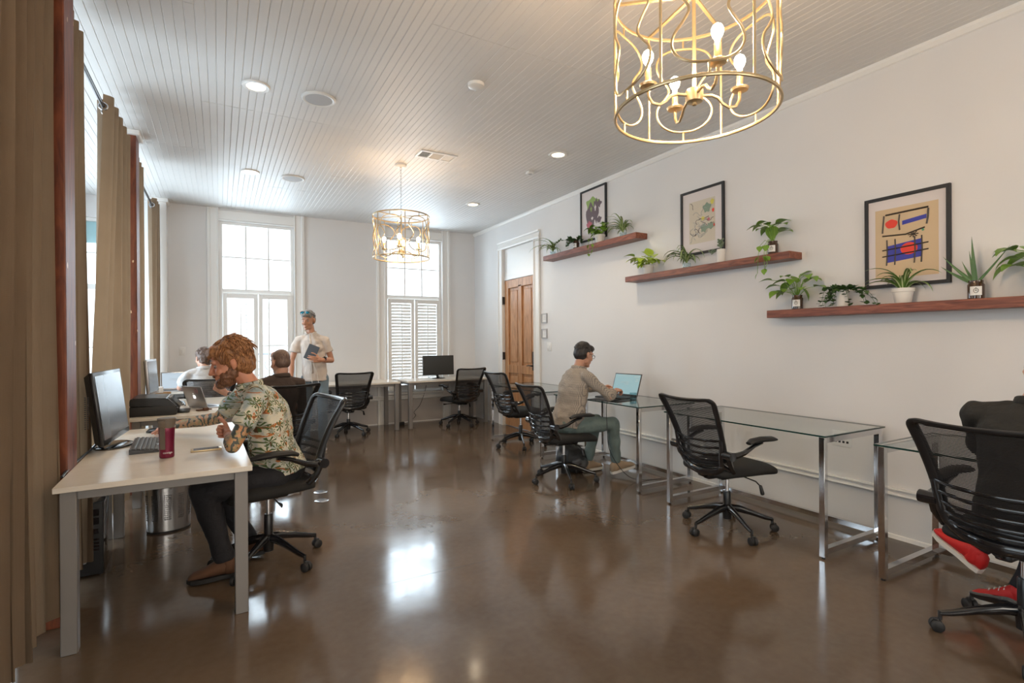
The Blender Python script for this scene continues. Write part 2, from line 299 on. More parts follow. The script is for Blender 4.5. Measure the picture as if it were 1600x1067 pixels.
def wall_grid(us, vs, holes, place, thick):
    """flat wall with openings; place(u,v,t) -> point"""
    us = sorted(set(us + [h[i] for h in holes for i in (0, 1)])); vs = sorted(set(vs + [h[i] for h in holes for i in (2, 3)])); bm = bmesh.new(); vv = {}
    def vt(i, j, t):
        if (i, j, t) not in vv: vv[i, j, t] = bm.verts.new(place(us[i], vs[j], t * thick))
        return vv[i, j, t]
    def solid(i, j):
        if not (0 <= i < len(us) - 1 and 0 <= j < len(vs) - 1): return False
        u = (us[i] + us[i + 1]) / 2; v = (vs[j] + vs[j + 1]) / 2; return not any(h[0] < u < h[1] and h[2] < v < h[3] for h in holes)
    for i in range(len(us) - 1):
        for j in range(len(vs) - 1):
            if not solid(i, j): continue
            for t in (0, 1): bm.faces.new((vt(i, j, t), vt(i + 1, j, t), vt(i + 1, j + 1, t), vt(i, j + 1, t)))
            for di, dj, p, q in ((-1, 0, (i, j), (i, j + 1)), (1, 0, (i + 1, j), (i + 1, j + 1)), (0, -1, (i, j), (i + 1, j)), (0, 1, (i, j + 1), (i + 1, j + 1))):
                if not solid(i + di, j + dj): bm.faces.new((vt(*p, 0), vt(*q, 0), vt(*q, 1), vt(*p, 1)))
    return bm
def remesh(mb, voxel, smooth=4, factor=0.5):
    """weld overlapping closed shapes into one continuous surface; returns a bmesh"""
    me = bpy.data.meshes.new('t'); bmesh.ops.recalc_face_normals(mb.bm, faces=mb.bm.faces[:]); mb.bm.to_mesh(me); mb.bm.free(); o = bpy.data.objects.new('t', me); COL.objects.link(o)
    m_ = o.modifiers.new('r', 'REMESH'); m_.mode = 'VOXEL'; m_.voxel_size = voxel
    if smooth: s_ = o.modifiers.new('s', 'SMOOTH'); s_.iterations = smooth; s_.factor = factor
    dg = bpy.context.evaluated_depsgraph_get(); ev = o.evaluated_get(dg); res = bpy.data.meshes.new_from_object(ev); bm = bmesh.new(); bm.from_mesh(res)
    bpy.data.objects.remove(o); bpy.data.meshes.remove(me); bpy.data.meshes.remove(res); return bm
def cut(bm, p, n):
    """drop the side the normal points to and close the cut"""
    g = bm.verts[:] + bm.edges[:] + bm.faces[:]; r = bmesh.ops.bisect_plane(bm, geom=g, plane_co=Vector(p), plane_no=Vector(n), clear_outer=True)
    return bm
def wrinkle(bm, amp, sc, seed=0):
    from mathutils import noise as nz
    bm.normal_update()
    for v in bm.verts: v.co += v.normal * (nz.noise(v.co * sc + Vector((seed, seed * 2, 0))) * amp)
    return bm
# ------------------------------------------------------------------ room shell
XL, XR, YB, YF, ZC = -1.75, 4.05, 8.56, -2.3, 3.31
b = MB(); b.box((XL - .25, YF - .25, -0.15), (XR + .25, YB + .25, 0)); flr = struct('floor', b, 'concrete')
b = MB(); b.tube([(0.741, 2.921, 0), (1.282, 2.925, 0), (1.822, 2.909, 0)], [.0008, .0016, .0008], 6, flat=.25, up=(1, 0, 0)); struct('hairline_joint', b, 'matte_black', flr)
# ceiling: backing slab with beadboard planks under it
b = MB(); b.box((XL - .25, YF - .25, ZC + 0.003), (XR + .25, YB + .25, ZC + 0.2)); ceil = struct('ceiling', b, 'groove_backing')
PW = 0.0545; npl = int((XR - XL) / PW) + 1; cache = {}
rr = random.Random(3)
seam_sets = [[3.05], [3.48], [4.83], [2.1, 6.05], [3.02], [4.07], [6.4], [3.5]]
for k in range(npl):
    x0 = XL + k * PW; w_ = min(PW, XR - x0)
    if w_ < 0.01: break
    g = int((x0 - XL + 0.25) / 0.62)
    cuts = [YF] + {0: [1.6, 5.2], 1: [3.47], 2: [3.47, 6.05], 3: [4.83], 4: [4.83, 7.1], 5: [2.99, 6.3], 6: [2.99, 6.36], 7: [2.99, 6.45], 8: [4.6], 9: [5.7]}.get(g, [4.0]) + [YB]
    for a0, a1 in zip(cuts[:-1], cuts[1:]):
        key = (round(w_, 3), round(a1 - a0, 3))
        if key not in cache:
            b = MB(); L_ = a1 - a0 - 0.004; h_ = 0.003
            b.prism([(0.0006, h_), (0.0040, 0), (w_ - 0.0040, 0), (w_ - 0.0006, h_)], (0, 0.002, 0), (1, 0, 0), (0, 0, 1), (0, L_, 0))
            p_ = struct('plank', b, 'ceiling_paint', ceil); cache[key] = p_
        else: p_ = piece('plank', cache[key], ceil)
        p_.location = (x0, a0, ZC + rr.uniform(-0.0012, 0.0))
# back wall with three windows
W2 = (-0.0, 1.0, 0.52, 3.13); W3 = (2.41, 3.41, 0.52, 3.12); W1 = (-1.62, -0.95, 0.52, 3.02)
struct('wall_back', wall_grid([XL - .25, XR + .25], [0, 3.32], [W1, W2, W3], lambda u, v, t: (u, YB + t, v), 0.24), 'wall_paint')
# right wall with the door opening
struct('wall_right', wall_grid([YF, YB], [0, 3.32], [(6.50, 7.47, 0, 2.86)], lambda u, v, t: (XR + t, u, v), 0.2), 'wall_paint')
LW = [(0.2, 2.4), (3.6, 5.65), (6.15, 8.05)]
struct('wall_left', wall_grid([YF, YB], [0, 3.32], [(a0, a1, 0.45, 3.05) for a0, a1 in LW], lambda u, v, t: (XL - t, u, v), 0.2), 'wall_paint')
struct('wall_front', wall_grid([XL - .25, XR + .25], [0, 3.32], [(-0.9, 0.7, 0.6, 2.9), (1.8, 3.4, 0.6, 2.9)], lambda u, v, t: (u, YF - t, v), 0.2), 'wall_paint')  # wall behind the camera; its two openings are added to let fill light in
# trims
b = MB(); b.prism([(0, 0.29), (0, 0.35), (-0.030, 0.35), (-0.034, 0.342), (-0.03, 0.334), (-0.018, 0.33), (-0.018, 0.322), (-0.03, 0.316), (-0.034, 0.305), (-0.02, 0.292)], (XR, YF, 0), (1, 0, 0), (0, 0, 1), (0, 6.25 - YF, 0)); struct('trim_1', b, 'trim_paint')
b = MB(); b.prism([(0, 0), (0, 0.028), (-0.012, 0.024), (-0.018, 0.0)], (XR, YF, 0), (1, 0, 0), (0, 0, 1), (0, 6.3 - YF, 0)); struct('baseboard_right', b, 'trim_paint')
b = MB(); b.prism([(0, 0), (0, -0.05), (-0.012, -0.045), (-0.03, -0.02), (-0.032, 0)], (XR, YF, ZC), (1, 0, 0), (0, 0, 1), (0, YB - YF, 0)); struct('trim_2', b, 'trim_paint')
b = MB(); b.prism([(0, 0), (0, 0.02), (-0.012, 0.018), (-0.016, 0.0)], (-0.6, YB, 0), (0, 1, 0), (0, 0, 1), (XR + 0.6, 0, 0)); struct('baseboard_back', b, 'trim_paint')
b = MB(); b.prism([(0, 0.39), (0, 0.47), (-0.05, 0.47), (-0.052, 0.455), (-0.03, 0.445), (-0.03, 0.42), (-0.04, 0.41), (-0.02, 0.392)], (-0.6, YB, 0), (0, 1, 0), (0, 0, 1), (XR + 0.6, 0, 0)); struct('trim_3', b, 'trim_paint')
b = MB(); b.box((-0.6, YB - 0.006, 0.02), (XR, YB, 0.395)); struct('trim_4', b, 'lower_wall_paint')
# window builder (back wall)
def sash_window(n, w, shutters, outer=0.15, casing=True):
    x0, x1, z0, z1 = w; b = MB(); t = 0.045
    for lo, hi in (((x0, YB + 0.03, z0), (x0 + t, YB + 0.10, z1)), ((x1 - t, YB + 0.03, z0), (x1, YB + 0.10, z1)), ((x0 + t, YB + 0.03, z1 - t), (x1 - t, YB + 0.10, z1)), ((x0 + t, YB + 0.03, z0), (x1 - t, YB + 0.10, z0 + t))): b.box(lo, hi, 0.003)
    win = struct('window_%d' % n, b, 'trim_paint')
    zm = 2.12; b = MB(); b.box((x0 + t, YB + 0.04, zm - 0.035), (x1 - t, YB + 0.11, zm + 0.035), 0.003); struct('meeting_rail', b, 'trim_paint', win)
    gx = [x0 + t + (x1 - x0 - 2 * t) * k / 3 for k in range(4)]
    src = None
    for (za, zb_) in ((z0 + t, zm - 0.035), (zm + 0.035, z1 - t)):
        zmid = (za + zb_) / 2
        for k in (1, 2):
            b = MB(); b.box((gx[k] - 0.011, YB + 0.055, za), (gx[k] + 0.011, YB + 0.08, zb_)); struct('muntin', b, 'trim_paint', win)
        b = MB(); b.box((x0 + t, YB + 0.056, zmid - 0.009), (x1 - t, YB + 0.079, zmid + 0.009)); struct('muntin', b, 'trim_paint', win)
        for k in range(3):
            for (c0, c1) in ((za, zmid - 0.006), (zmid + 0.006, zb_)):
                b = MB(); b.box((gx[k] + 0.006, YB + 0.066, c0), (gx[k + 1] - 0.006, YB + 0.070, c1)); struct('pane', b, 'clear_glass', win)
    if casing:
        b = MB(); o_ = outer
        prof = [(0, 0), (0, -0.03), (0.012, -0.034), (0.024, -0.018), (o_ - 0.05, -0.018), (o_ - 0.035, -0.034), (o_ - 0.005, -0.03), (o_, 0)]
        b.prism(prof, (x1, YB, 0.0), (1, 0, 0), (0, 1, 0), (0, 0, ZC)); b.prism([(-u, v) for u, v in prof], (x0, YB, 0.0), (1, 0, 0), (0, 1, 0), (0, 0, ZC)); struct('casing', b, 'trim_paint', win)
        b = MB(); b.prism([(0, 0), (0, -0.03), (0.012, -0.034), (0.024, -0.016), (0.15, -0.016), (0.16, 0)], (x0, YB, z1), (0, 0, 1), (0, 1, 0), (x1 - x0, 0, 0)); struct('head_casing', b, 'trim_paint', win)
        b = MB(); b.box((x0 - 0.02, YB - 0.06, z0 - 0.035), (x1 + 0.02, YB + 0.03, z0), 0.006); struct('sill', b, 'trim_paint', win)
    louv = None
    for (sx0, sx1, nl, tilt) in shutters:
        sz0, sz1 = z0 + 0.03, 2.09; fr = 0.055; b = MB(); y0, y1 = YB - 0.004, YB + 0.024
        for lo, hi in (((sx0, y0, sz0), (sx0 + fr, y1, sz1)), ((sx1 - fr, y0, sz0), (sx1, y1, sz1)), ((sx0 + fr, y0, sz1 - 0.07), (sx1 - fr, y1, sz1)), ((sx0 + fr, y0, sz0), (sx1 - fr, y1, sz0 + 0.09))): b.box(lo, hi, 0.003)
        sh = struct('shutter', b, 'trim_paint', win)
        if nl:
            zs = sz0 + 0.10; dz = (sz1 - 0.08 - zs) / nl; wd = sx1 - sx0 - 2 * fr - 0.006; key = round(wd, 2)
            b = MB(); b.tube([(-wd / 2, 0, 0), (wd / 2, 0, 0)], 0.026, 10, flat=0.14, up=(0, 1, 0)); first = struct('louver', b, 'trim_paint', sh, True)
            for k in range(nl):
                q = first if k == 0 else piece('louver', first, sh); q.location = ((sx0 + sx1) / 2, YB + 0.012, zs + (k + .5) * dz); q.rotation_euler = (R(tilt), 0, 0)
            b = MB(); b.box(((sx0 + sx1) / 2 - 0.006, YB - 0.026, zs), ((sx0 + sx1) / 2 + 0.006, YB - 0.016, sz1 - 0.09)); struct('tilt_rod', b, 'trim_paint', sh)
    return win
w2 = sash_window(2, W2, [(0.045, 0.50, 26, -8), (0.51, 0.955, 0, 0)]); w3 = sash_window(3, W3, [(2.455, 2.905, 26, -66), (2.915, 3.365, 26, -66)])
w1 = sash_window(1, W1, [], casing=False)
b = MB(); b.box((W1[0], YB + 0.11, 2.70), (W1[1], YB + 0.12, 3.02)); struct('valance', b, 'blind_teal', w1)
# corner pilaster and lintel pieces
b = MB(); b.box((-0.80, 8.34, 0), (-0.61, YB, ZC), 0.004); b.box((-0.83, 8.30, ZC - 0.05), (-0.585, YB, ZC), 0.006); struct('pilaster', b, 'trim_paint')
# left wall windows
for i, (a0, a1) in enumerate(LW):
    b = MB(); xx = XL - 0.06
    for lo, hi in (((xx - .05, a0, .45), (xx, a0 + .06, 3.05)), ((xx - .05, a1 - .06, .45), (xx, a1, 3.05)), ((xx - .05, a0 + .06, 2.99), (xx, a1 - .06, 3.05)), ((xx - .05, a0 + .06, .45), (xx, a1 - .06, .51)), ((xx - .05, a0 + .06, 1.75), (xx, a1 - .06, 1.80)), ((xx - .045, (a0 + a1) / 2 - .02, .51), (xx - .005, (a0 + a1) / 2 + .02, 1.75)), ((xx - .045, (a0 + a1) / 2 - .02, 1.80), (xx - .005, (a0 + a1) / 2 + .02, 2.99))): b.box(lo, hi)
    w_ = struct('window_%d' % (4 + i), b, 'trim_paint')
    for (p0, p1) in ((a0 + .06, (a0 + a1) / 2 - .02), ((a0 + a1) / 2 + .02, a1 - .06)):
        for (c0, c1) in ((.51, 1.75), (1.80, 2.99)):
            b = MB(); b.box((xx - .028, p0, c0), (xx - .022, p1, c1)); struct('pane', b, 'clear_glass', w_)
for i, (a0, a1) in enumerate(((-0.9, 0.7), (1.8, 3.4))):  # unseen rear windows, added for the fill light
    b = MB(); yy = YF - 0.1
    for lo, hi in (((a0, yy - .05, .6), (a0 + .06, yy, 2.9)), ((a1 - .06, yy - .05, .6), (a1, yy, 2.9)), ((a0 + .06, yy - .05, 2.84), (a1 - .06, yy, 2.9)), ((a0 + .06, yy - .05, .6), (a1 - .06, yy, .66)), ((a0 + .06, yy - .05, 1.73), (a1 - .06, yy, 1.78))): b.box(lo, hi)
    w_ = struct('window_%d' % (7 + i), b, 'trim_paint')
    for c0, c1 in ((.66, 1.73), (1.78, 2.84)):
        b = MB(); b.box((a0 + .06, yy - .03, c0), (a1 - .06, yy - .025, c1)); struct('pane', b, 'clear_glass', w_)
# balcony and railing outside the back windows
b = MB(); b.box((-2.2, YB + .25, -0.12), (4.5, 10.0, -0.02)); struct('balcony_floor', b, 'lower_wall_paint')
rl = thing('balcony_railing', 'scrolled iron railing on the balcony seen through the left back window', 'railing', (0.5, 9.55, 0))
b = MB()
for z_ in (0.06, 0.52, 0.62, 1.18): b.box((-1.6, -.015, z_ - .015), (2.6, .015, z_ + .015))
for k in range(18): b.box((-1.6 + k * .245, -.008, 0.0), (-1.585 + k * .245, .008, 1.18))
obj('rail_frame', b, 'railing_iron', rl, False)
b = MB(); b.tube([(0.09 * math.cos(a_ * PI / 8), 0, 0.09 * math.sin(a_ * PI / 8)) for a_ in range(16)], 0.009, 6, True)
b.tube([(0.045 * math.cos(a_ * PI / 6), 0, 0.045 * math.sin(a_ * PI / 6)) for a_ in range(12)], 0.007, 6, True)
sc0 = obj('scroll', b, 'railing_iron', rl)
first = True
for k in range(17):
    for z_ in (0.29, 0.77, 1.0):
        q = sc0 if first else piece('scroll', sc0, rl); first = False; q.location = (-1.47 + k * .245, 0, z_)
# door with casing in the right wall
b = MB(); o_ = 0.15
def ycas(y0, y1, z0, z1): b.prism([(y0, 0), (y1, 0), (y1, -0.028), (y1 - .02, -0.034), (y1 - .035, -0.018), (y0 + .035, -0.018), (y0 + .02, -0.034), (y0, -0.028)], (XR, 0, z0), (0, 1, 0), (1, 0, 0), (0, 0, z1 - z0))
ycas(6.335, 6.50, 0, 2.86); ycas(7.47, 7.61, 0, 2.86)
b.prism([(0, 0), (0, -0.03), (0.02, -0.036), (0.09, -0.02), (0.10, -0.04), (0.12, -0.045), (0.12, 0)], (XR, 6.335, 2.86), (0, 0, 1), (1, 0, 0), (0, 7.61 - 6.335, 0))
b.box((XR + .02, 6.50, 2.36), (XR + .12, 7.47, 2.42)); b.box((XR + .03, 6.50, 2.42), (XR + .07, 7.47, 2.86)); struct('trim_5', b, 'trim_paint')
b = MB(); b.box((XR + .05, 6.505, 0.01), (XR + .085, 7.465, 2.35))
dr = struct('door_1', b, 'door_wood'); xd = XR + .022
for lo, hi in (((6.505, .01), (6.62, 2.35)), ((7.35, .01), (7.465, 2.35)), ((6.93, .98), (7.04, 2.25)), ((6.93, .22), (7.04, .88)), ((6.62, 2.22), (7.35, 2.35)), ((6.62, .86), (7.35, .99)), ((6.62, .01), (7.35, .22))):
    b = MB(); b.box((xd, lo[0], lo[1]), (XR + .055, hi[0], hi[1]), 0.006); struct('rail' if hi[0] - lo[0] > .5 else 'stile', b, 'door_wood', dr)
for y0, y1, z0, z1 in ((6.62, 6.93, .99, 2.22), (7.04, 7.35, .99, 2.22), (6.62, 6.93, .22, .86), (7.04, 7.35, .22, .86)):
    b = MB(); b.box((XR + .038, y0 + .045, z0 + .045), (XR + .052, y1 - .045, z1 - .045), 0.008, seg=1); struct('panel', b, 'door_wood', dr)
b = MB(); b.box((xd - .012, 6.54, .93), (xd, 6.60, 1.21), 0.004); struct('lock_plate', b, 'matte_black', dr)
b = MB(); b.rod((xd - .01, 6.57, 1.0), (xd - .05, 6.57, 1.0), .011); b.tube([(xd - .05, 6.565, 1.0), (xd - .052, 6.63, 1.005), (xd - .05, 6.70, .995)], [.010, .009, .007]); struct('door_handle', b, 'matte_black', dr, True)
for z_ in (2.03, 1.13, 0.25):
    b = MB(); b.box((XR - .012, 7.455, z_ - .06), (XR + .02, 7.485, z_ + .06)); b.rod((XR - .014, 7.47, z_ - .065), (XR - .014, 7.47, z_ + .065), .007); struct('hinge', b, 'matte_black', dr)
# wooden posts, rods, curtains
for i, y0 in enumerate((3.27, 5.79)):
    b = MB(); b.box((-.85, y0, 0), (-.65, y0 + .2, ZC), 0.006); p_ = struct('post', b, 'post_wood')
    if i: 
        b = MB(); b.box((-.88, y0 - .03, ZC - .045), (-.62, y0 + .23, ZC), 0.008); struct('post_cap', b, 'trim_paint', p_)
def curtain(y0, y1, spread_lo, amp, nf, seed, label, xc=-.725, side=0, zb=0.10, botx=0.0, group=None):
    """a pleated panel hanging from its rod between y0 and y1; the bottom is spread_lo times as wide"""
    r_ = random.Random(seed); n = nf * 10; rows = 26; bm = bmesh.new(); ph = [r_.uniform(-.4, .4) for _ in range(nf * 2 + 2)]; grid = []
    for j in range(rows + 1):
        v = j / rows; z = 3.19 - (3.19 - zb) * v; row = []; k_ = 1 + (spread_lo - 1) * min(1, v * 1.15) ** 1.3
        for i in range(n + 1):
            u = i / n; yc = (y0 if side < 0 else y1 if side > 0 else (y0 + y1) / 2); yy = yc + (y0 + (y1 - y0) * u - yc) * k_
            s_ = u * nf; a_ = s_ * 2 * PI + ph[int(s_)] * v * 1.6; am = amp * (1 - .25 * v + .35 * v * math.sin(s_ * 1.7 + seed)); f_ = math.sin(a_)
            xx = xc + am * (math.copysign(abs(f_) ** .75, f_)) + .02 * v * math.sin(3 * v + seed + u * 4) + botx * v * u; yy += 0.35 * am * math.sin(2 * a_) * v
            row.append(bm.verts.new((xx, yy, z)))
        grid.append(row)
    for j in range(rows):
        for i in range(n): bm.faces.new((grid[j][i], grid[j][i + 1], grid[j + 1][i + 1], grid[j + 1][i]))
    bmesh.ops.solidify(bm, geom=bm.faces[:], thickness=0.003)
    o = obj('curtain', bm, 'curtain_linen', None, True, auto=60); tag(o, label, 'curtain', group)
    for k in range(nf):
        for q_ in (0.0, .5):
            yy = y0 + (y1 - y0) * (k + q_) / nf
            if q_ or True:
                b = MB(); b.tube([(xc + .026 * math.cos(t_ * PI / 8), yy, 3.10 + .026 * math.sin(t_ * PI / 8)) for t_ in range(16)], .006, 6, True); g_ = obj('grommet', b, 'steel', o)
    return o
curtain(2.2, 3.262, 1.0, .060, 8, 1, 'widest tan linen curtain nearest the camera, before the first wooden post', xc=-.722, botx=0)
curtain(3.49, 3.94, 1.0, .062, 4, 2, 'bunched tan linen curtain just behind the first wooden post', xc=-.738)
curtain(4.74, 5.74, 1.42, .060, 5, 3, 'tan linen curtain in front of the second wooden post, behind the black monitor', side=1)
curtain(6.02, 6.66, 1.05, .055, 4, 4, 'narrow tan linen curtain just behind the second wooden post', side=-1)
curtain(7.84, 8.29, 1.25, .055, 3, 5, 'grey-looking linen curtain against the white corner pilaster', side=1)
for y0, y1, lb in ((1.0, 3.27, 'black curtain rod ending at the first wooden post'), (3.47, 5.79, 'black curtain rod between the two wooden posts'), (5.99, 8.34, 'black curtain rod from second wooden post to white corner pilaster')):
    b = MB(); b.rod((-.725, y0, 3.10), (-.725, y1, 3.10), .012, 12); o = obj('curtain_rod', b, 'black_plastic'); tag(o, lb, 'curtain rod')
# ------------------------------------------------------------------ ceiling fittings
def disc(b, c, r, z0, z1, n=32): b.lathe([(r * .96, z0), (r, z0 + .002), (r, z1)], c, n)
for (x_, y_, lb) in ((.252, 4.352, 'lit recessed ceiling light over the near left desk'), (.316, 6.573, 'lit recessed ceiling light over the far left desks'), (3.076, 4.463, 'lit recessed ceiling light near the right wall, right of the small detector'), (3.135, 6.669, 'faint recessed ceiling light nearest the door corner')):
    t_ = thing('recessed_light', lb, 'ceiling light', (x_, y_, ZC))
    b = MB(); b.lathe([(.068, .002), (.066, -.010), (.092, -.012), (.098, -.006), (.098, .002)], n=36, cap=False); b.lathe([(.068, 0), (.060, .0035)], n=36, cap=False); obj('trim_ring', b, 'white_plastic', t_)
    b = MB(); b.lathe([(.066, -.0045), (.03, -.0065), (.001, -.007)], n=28, cap=False); b.lathe([(.066, -.0045), (.001, -.003)], n=28, cap=False); obj('lamp_lens', b, 'can_glow', t_)
    l = bpy.data.lights.new('downlight', 'SPOT'); l.energy = 34; l.color = (1, .80, .56); l.spot_size = R(125); l.spot_blend = .8; l.shadow_soft_size = .05; o = bpy.data.objects.new('downlight', l); o.location = (x_, y_, ZC - .03); COL.objects.link(o)
for (x_, y_, lb) in ((.699, 4.344, 'larger round grey-grilled ceiling speaker right of the near recessed light'), (.768, 6.593, 'farther round white ceiling speaker over the back left of the room')):
    t_ = thing('ceiling_speaker', lb, 'speaker', (x_, y_, ZC))
    b = MB(); b.lathe([(.105, .002), (.103, -.012), (.118, -.016), (.13, -.008), (.13, .002)], n=40, cap=False); obj('bezel', b, 'white_plastic', t_)
    b = MB(); b.lathe([(.104, -.011), (.05, -.013), (.001, -.0135)], n=40, cap=False); obj('grille', b, 'grey_grille', t_)
b = MB(); b.lathe([(.002, -.03), (.045, -.03), (.06, -.022), (.062, 0)], (1.693, 3.532, ZC), 32); tag(obj('smoke_detector', b, 'white_plastic'), 'round white smoke detector on the ceiling left of the large chandelier', 'smoke detector')
b = MB(); b.box((3.07, 5.04, ZC - .028), (3.145, 5.11, ZC), .004); t_ = tag(obj('detector', b, 'white_plastic'), 'small square white detector on the ceiling near the recessed light', 'detector'); b = MB(); b.box((3.09, 5.055, ZC - .032), (3.125, 5.09, ZC - .027)); obj('lens', b, 'grey_grille', t_)
t_ = thing('air_vent', 'rectangular white air vent in the ceiling behind the small chandelier', 'vent', (1.98, 5.10, ZC))
b = MB(); 
for lo, hi in (((-.2, -.1), (.2, -.078)), ((-.2, .078), (.2, .1)), ((-.2, -.078), (-.178, .078)), ((.178, -.078), (.2, .078)), ((-.075, -.078), (-.06, .078)), ((.06, -.078), (.075, .078))): b.box((lo[0], lo[1], -.012), (hi[0], hi[1], .001))
obj('vent_frame', b, 'white_plastic', t_, False)
b = MB(); b.box((-.18, -.08, -.001), (.18, .08, .004)); obj('duct', b, 'matte_black', t_, False)
src = None
for (xa, xb_, n_) in ((-.178, -.075, 9), (-.06, .06, 12), (.075, .178, 9)):
    for k in range(n_):
        if xa == -.06: b = MB(); b.bar((xa, -.07 + k * .0125, -.007), (xb_, -.07 + k * .0125, -.007), .008, .0016, (0, .6, 1))
        else: b = MB(); b.bar((xa + .006 + k * .0112, -.078, -.007), (xa + .006 + k * .0112, .078, -.007), .007, .0016, (-.9 if xa < 0 else .6, 0, 1))
        obj('slat', b, 'white_plastic', t_, False)
# ------------------------------------------------------------------ chandeliers
def chandelier(loc, top, label, power):
    """loc: centre of the bottom ring; loops, bars, rod, chain up to the ceiling"""
    t_ = thing('chandelier', label, 'chandelier', loc); Rr = .302; Hh = .455; G = 'gold'
    for z_ in (0, Hh):
        b = MB(); b.tube([(Rr * math.cos(a_ * PI / 24), Rr * math.sin(a_ * PI / 24), z_) for a_ in range(48)], .0075, 8, True, flat=.75); obj('ring', b, G, t_, label=None)
    P = lambda th, z_: (Rr * math.cos(th), Rr * math.sin(th), z_)
    for k in range(6):
        th = k * PI / 3 + .35; b = MB(); b.rod(P(th, 0), P(th, Hh), .0048, 8); obj('upright', b, G, t_)
        th2 = th + PI / 6; ctl = [(0, -.185), (.055, -.18), (.10, -.155), (.122, -.115), (.115, -.075), (.085, -.042), (.066, -.015), (.062, 0)]
        full = ctl + [(w_, -z_) for w_, z_ in ctl[-2::-1]]; full = full + [(-w_, z_) for w_, z_ in full[-2:0:-1]]
        # smooth the loop
        for _ in range(2):
            full = [q for i in range(len(full)) for q in ((full[i][0] * .75 + full[(i + 1) % len(full)][0] * .25, full[i][1] * .75 + full[(i + 1) % len(full)][1] * .25), (full[i][0] * .25 + full[(i + 1) % len(full)][0] * .75, full[i][1] * .25 + full[(i + 1) % len(full)][1] * .75))]
        b = MB(); b.tube([P(th2 + w_ / Rr, Hh / 2 + z_) for w_, z_ in full], .0048, 7, True); obj('loop', b, G, t_)
        b = MB(); b.rod(P(th2, 0), P(th2, Hh / 2 - .185), .004, 6); b.rod(P(th2, Hh / 2 + .185), P(th2, Hh), .004, 6); obj('loop_stub', b, G, t_)
    b = MB()
    for k in range(3):
        a_ = k * PI / 3 + .35; b.bar((Rr * math.cos(a_), Rr * math.sin(a_), Hh), (-Rr * math.cos(a_), -Rr * math.sin(a_), Hh), .012, .008)
    obj('top_spider', b, G, t_)
    b = MB(); b.rod((0, 0, .07), (0, 0, Hh + .02), .007, 12); obj('stem', b, G, t_)
    b = MB(); b.lathe([(.004, .028), (.008, .03), (.008, .04), (.03, .043), (.033, .05), (.033, .085), (.028, .09), (.008, .093)], n=24); obj('hub', b, G, t_)
    for k in range(4):
        a_ = R(-29) + R(5) + k * PI / 2; ca, sa = math.cos(a_), math.sin(a_); b = MB()
        b.tube([(r_ * ca, r_ * sa, z_) for r_, z_ in ((.03, .068), (.07, .070), (.095, .062), (.115, .040), (.14, .026), (.168, .032), (.183, .055), (.185, .09))], .006, 8); ar = obj('arm', b, G, t_)
        b = MB(); b.lathe([(.006, .09), (.03, .094), (.034, .102), (.033, .103), (.008, .098)], (.185 * ca, .185 * sa, 0), 24); obj('drip_pan', b, G, ar)
        b = MB(); b.lathe([(.012, .098), (.012, .165), (.009, .17)], (.185 * ca, .185 * sa, 0), 16); obj('candle_sleeve', b, G, ar)
        b = MB(); b.lathe([(.009, .168), (.010, .180), (.017, .190), (.0215, .204), (.0215, .214), (.016, .227), (.007, .234), (.001, .236)], (.185 * ca, .185 * sa, 0), 18); obj('bulb', b, 'bulb', ar)
        l = bpy.data.lights.new('bulb_light', 'POINT'); l.energy = power; l.color = (1, .66, .36); l.shadow_soft_size = .031; o = bpy.data.objects.new('bulb_light', l); o.location = Vector(loc) + Vector((.185 * ca, .185 * sa, .208)); COL.objects.link(o)
    dz = top - loc[2]; n_ = int((dz - Hh - .05) / .032)
    for k in range(n_):
        z_ = Hh + .028 + k * (dz - Hh - .055) / n_; b = MB(); u_ = (1, 0) if k % 2 else (0, 1)
        b.tube([(u_[0] * .009 * math.cos(q_ * PI / 5), u_[1] * .009 * math.cos(q_ * PI / 5), z_ + .01 + .019 * math.sin(q_ * PI / 5)) for q_ in range(10)], .0018, 5, True); obj('chain_link', b, 'steel', t_)
    b = MB(); b.lathe([(.005, dz - .045), (.012, dz - .04), (.014, dz - .03), (.055, dz - .026), (.062, dz - .02), (.062, dz - .001)], n=32); obj('canopy', b, 'white_plastic', t_)
    return t_
chandelier((1.612, 1.408, 2.258), ZC, 'large golden wire cage chandelier hanging close to the camera', 26)
chandelier((1.738, 5.537, 2.285), ZC, 'smaller-looking golden wire cage chandelier at the far end, before the right window', 10)

# ------------------------------------------------------------------ desks
def white_desk(loc, rz, sx, sy, label, h=.75, legs=((1, 1), (1, -1), (-1, 1), (-1, -1))):
    """origin at the centre of the footprint"""
    t_ = thing('desk', label, 'desk', loc, rz); b = MB(); b.box((-sx / 2, -sy / 2, h - .026), (sx / 2, sy / 2, h), .002, seg=1); obj('desktop', b, 'desk_laminate', t_)
    for a_, c_ in legs:
        cx = a_ * (sx / 2 - .05); cy = c_ * (sy / 2 - .05); b = MB(); b.box((cx - .03, cy - .03, 0), (cx + .03, cy + .03, h - .026), .003, seg=1); obj('leg', b, 'desk_leg_metal', t_)
    b = MB(); e = sx / 2 - .08; f_ = sy / 2 - .06
    for y_ in (-f_, f_): b.box((-e, y_ - .012, h - .07), (e, y_ + .012, h - .026))
    for x_ in (-e, e): b.box((x_ - .012, -f_ + .012, h - .07), (x_ + .012, f_ - .012, h - .026))
    obj('frame', b, 'desk_leg_metal', t_, False); return t_
white_desk((-.27, 3.80, 0), R(1.5), .78, 1.70, 'near left cream-topped desk with black monitor, keyboard and magenta mug')
white_desk((-.27, 6.08, 0), 0, .78, 1.60, 'cream-topped desk behind the near one, holding printer and silver laptop')
white_desk((.18, 8.20, 0), 0, 1.56, .68, 'white back desk under the left window, farthest left of the back row')
white_desk((1.72, 8.20, 0), 0, 1.44, .68, 'white back desk between the two windows, middle of the back row')
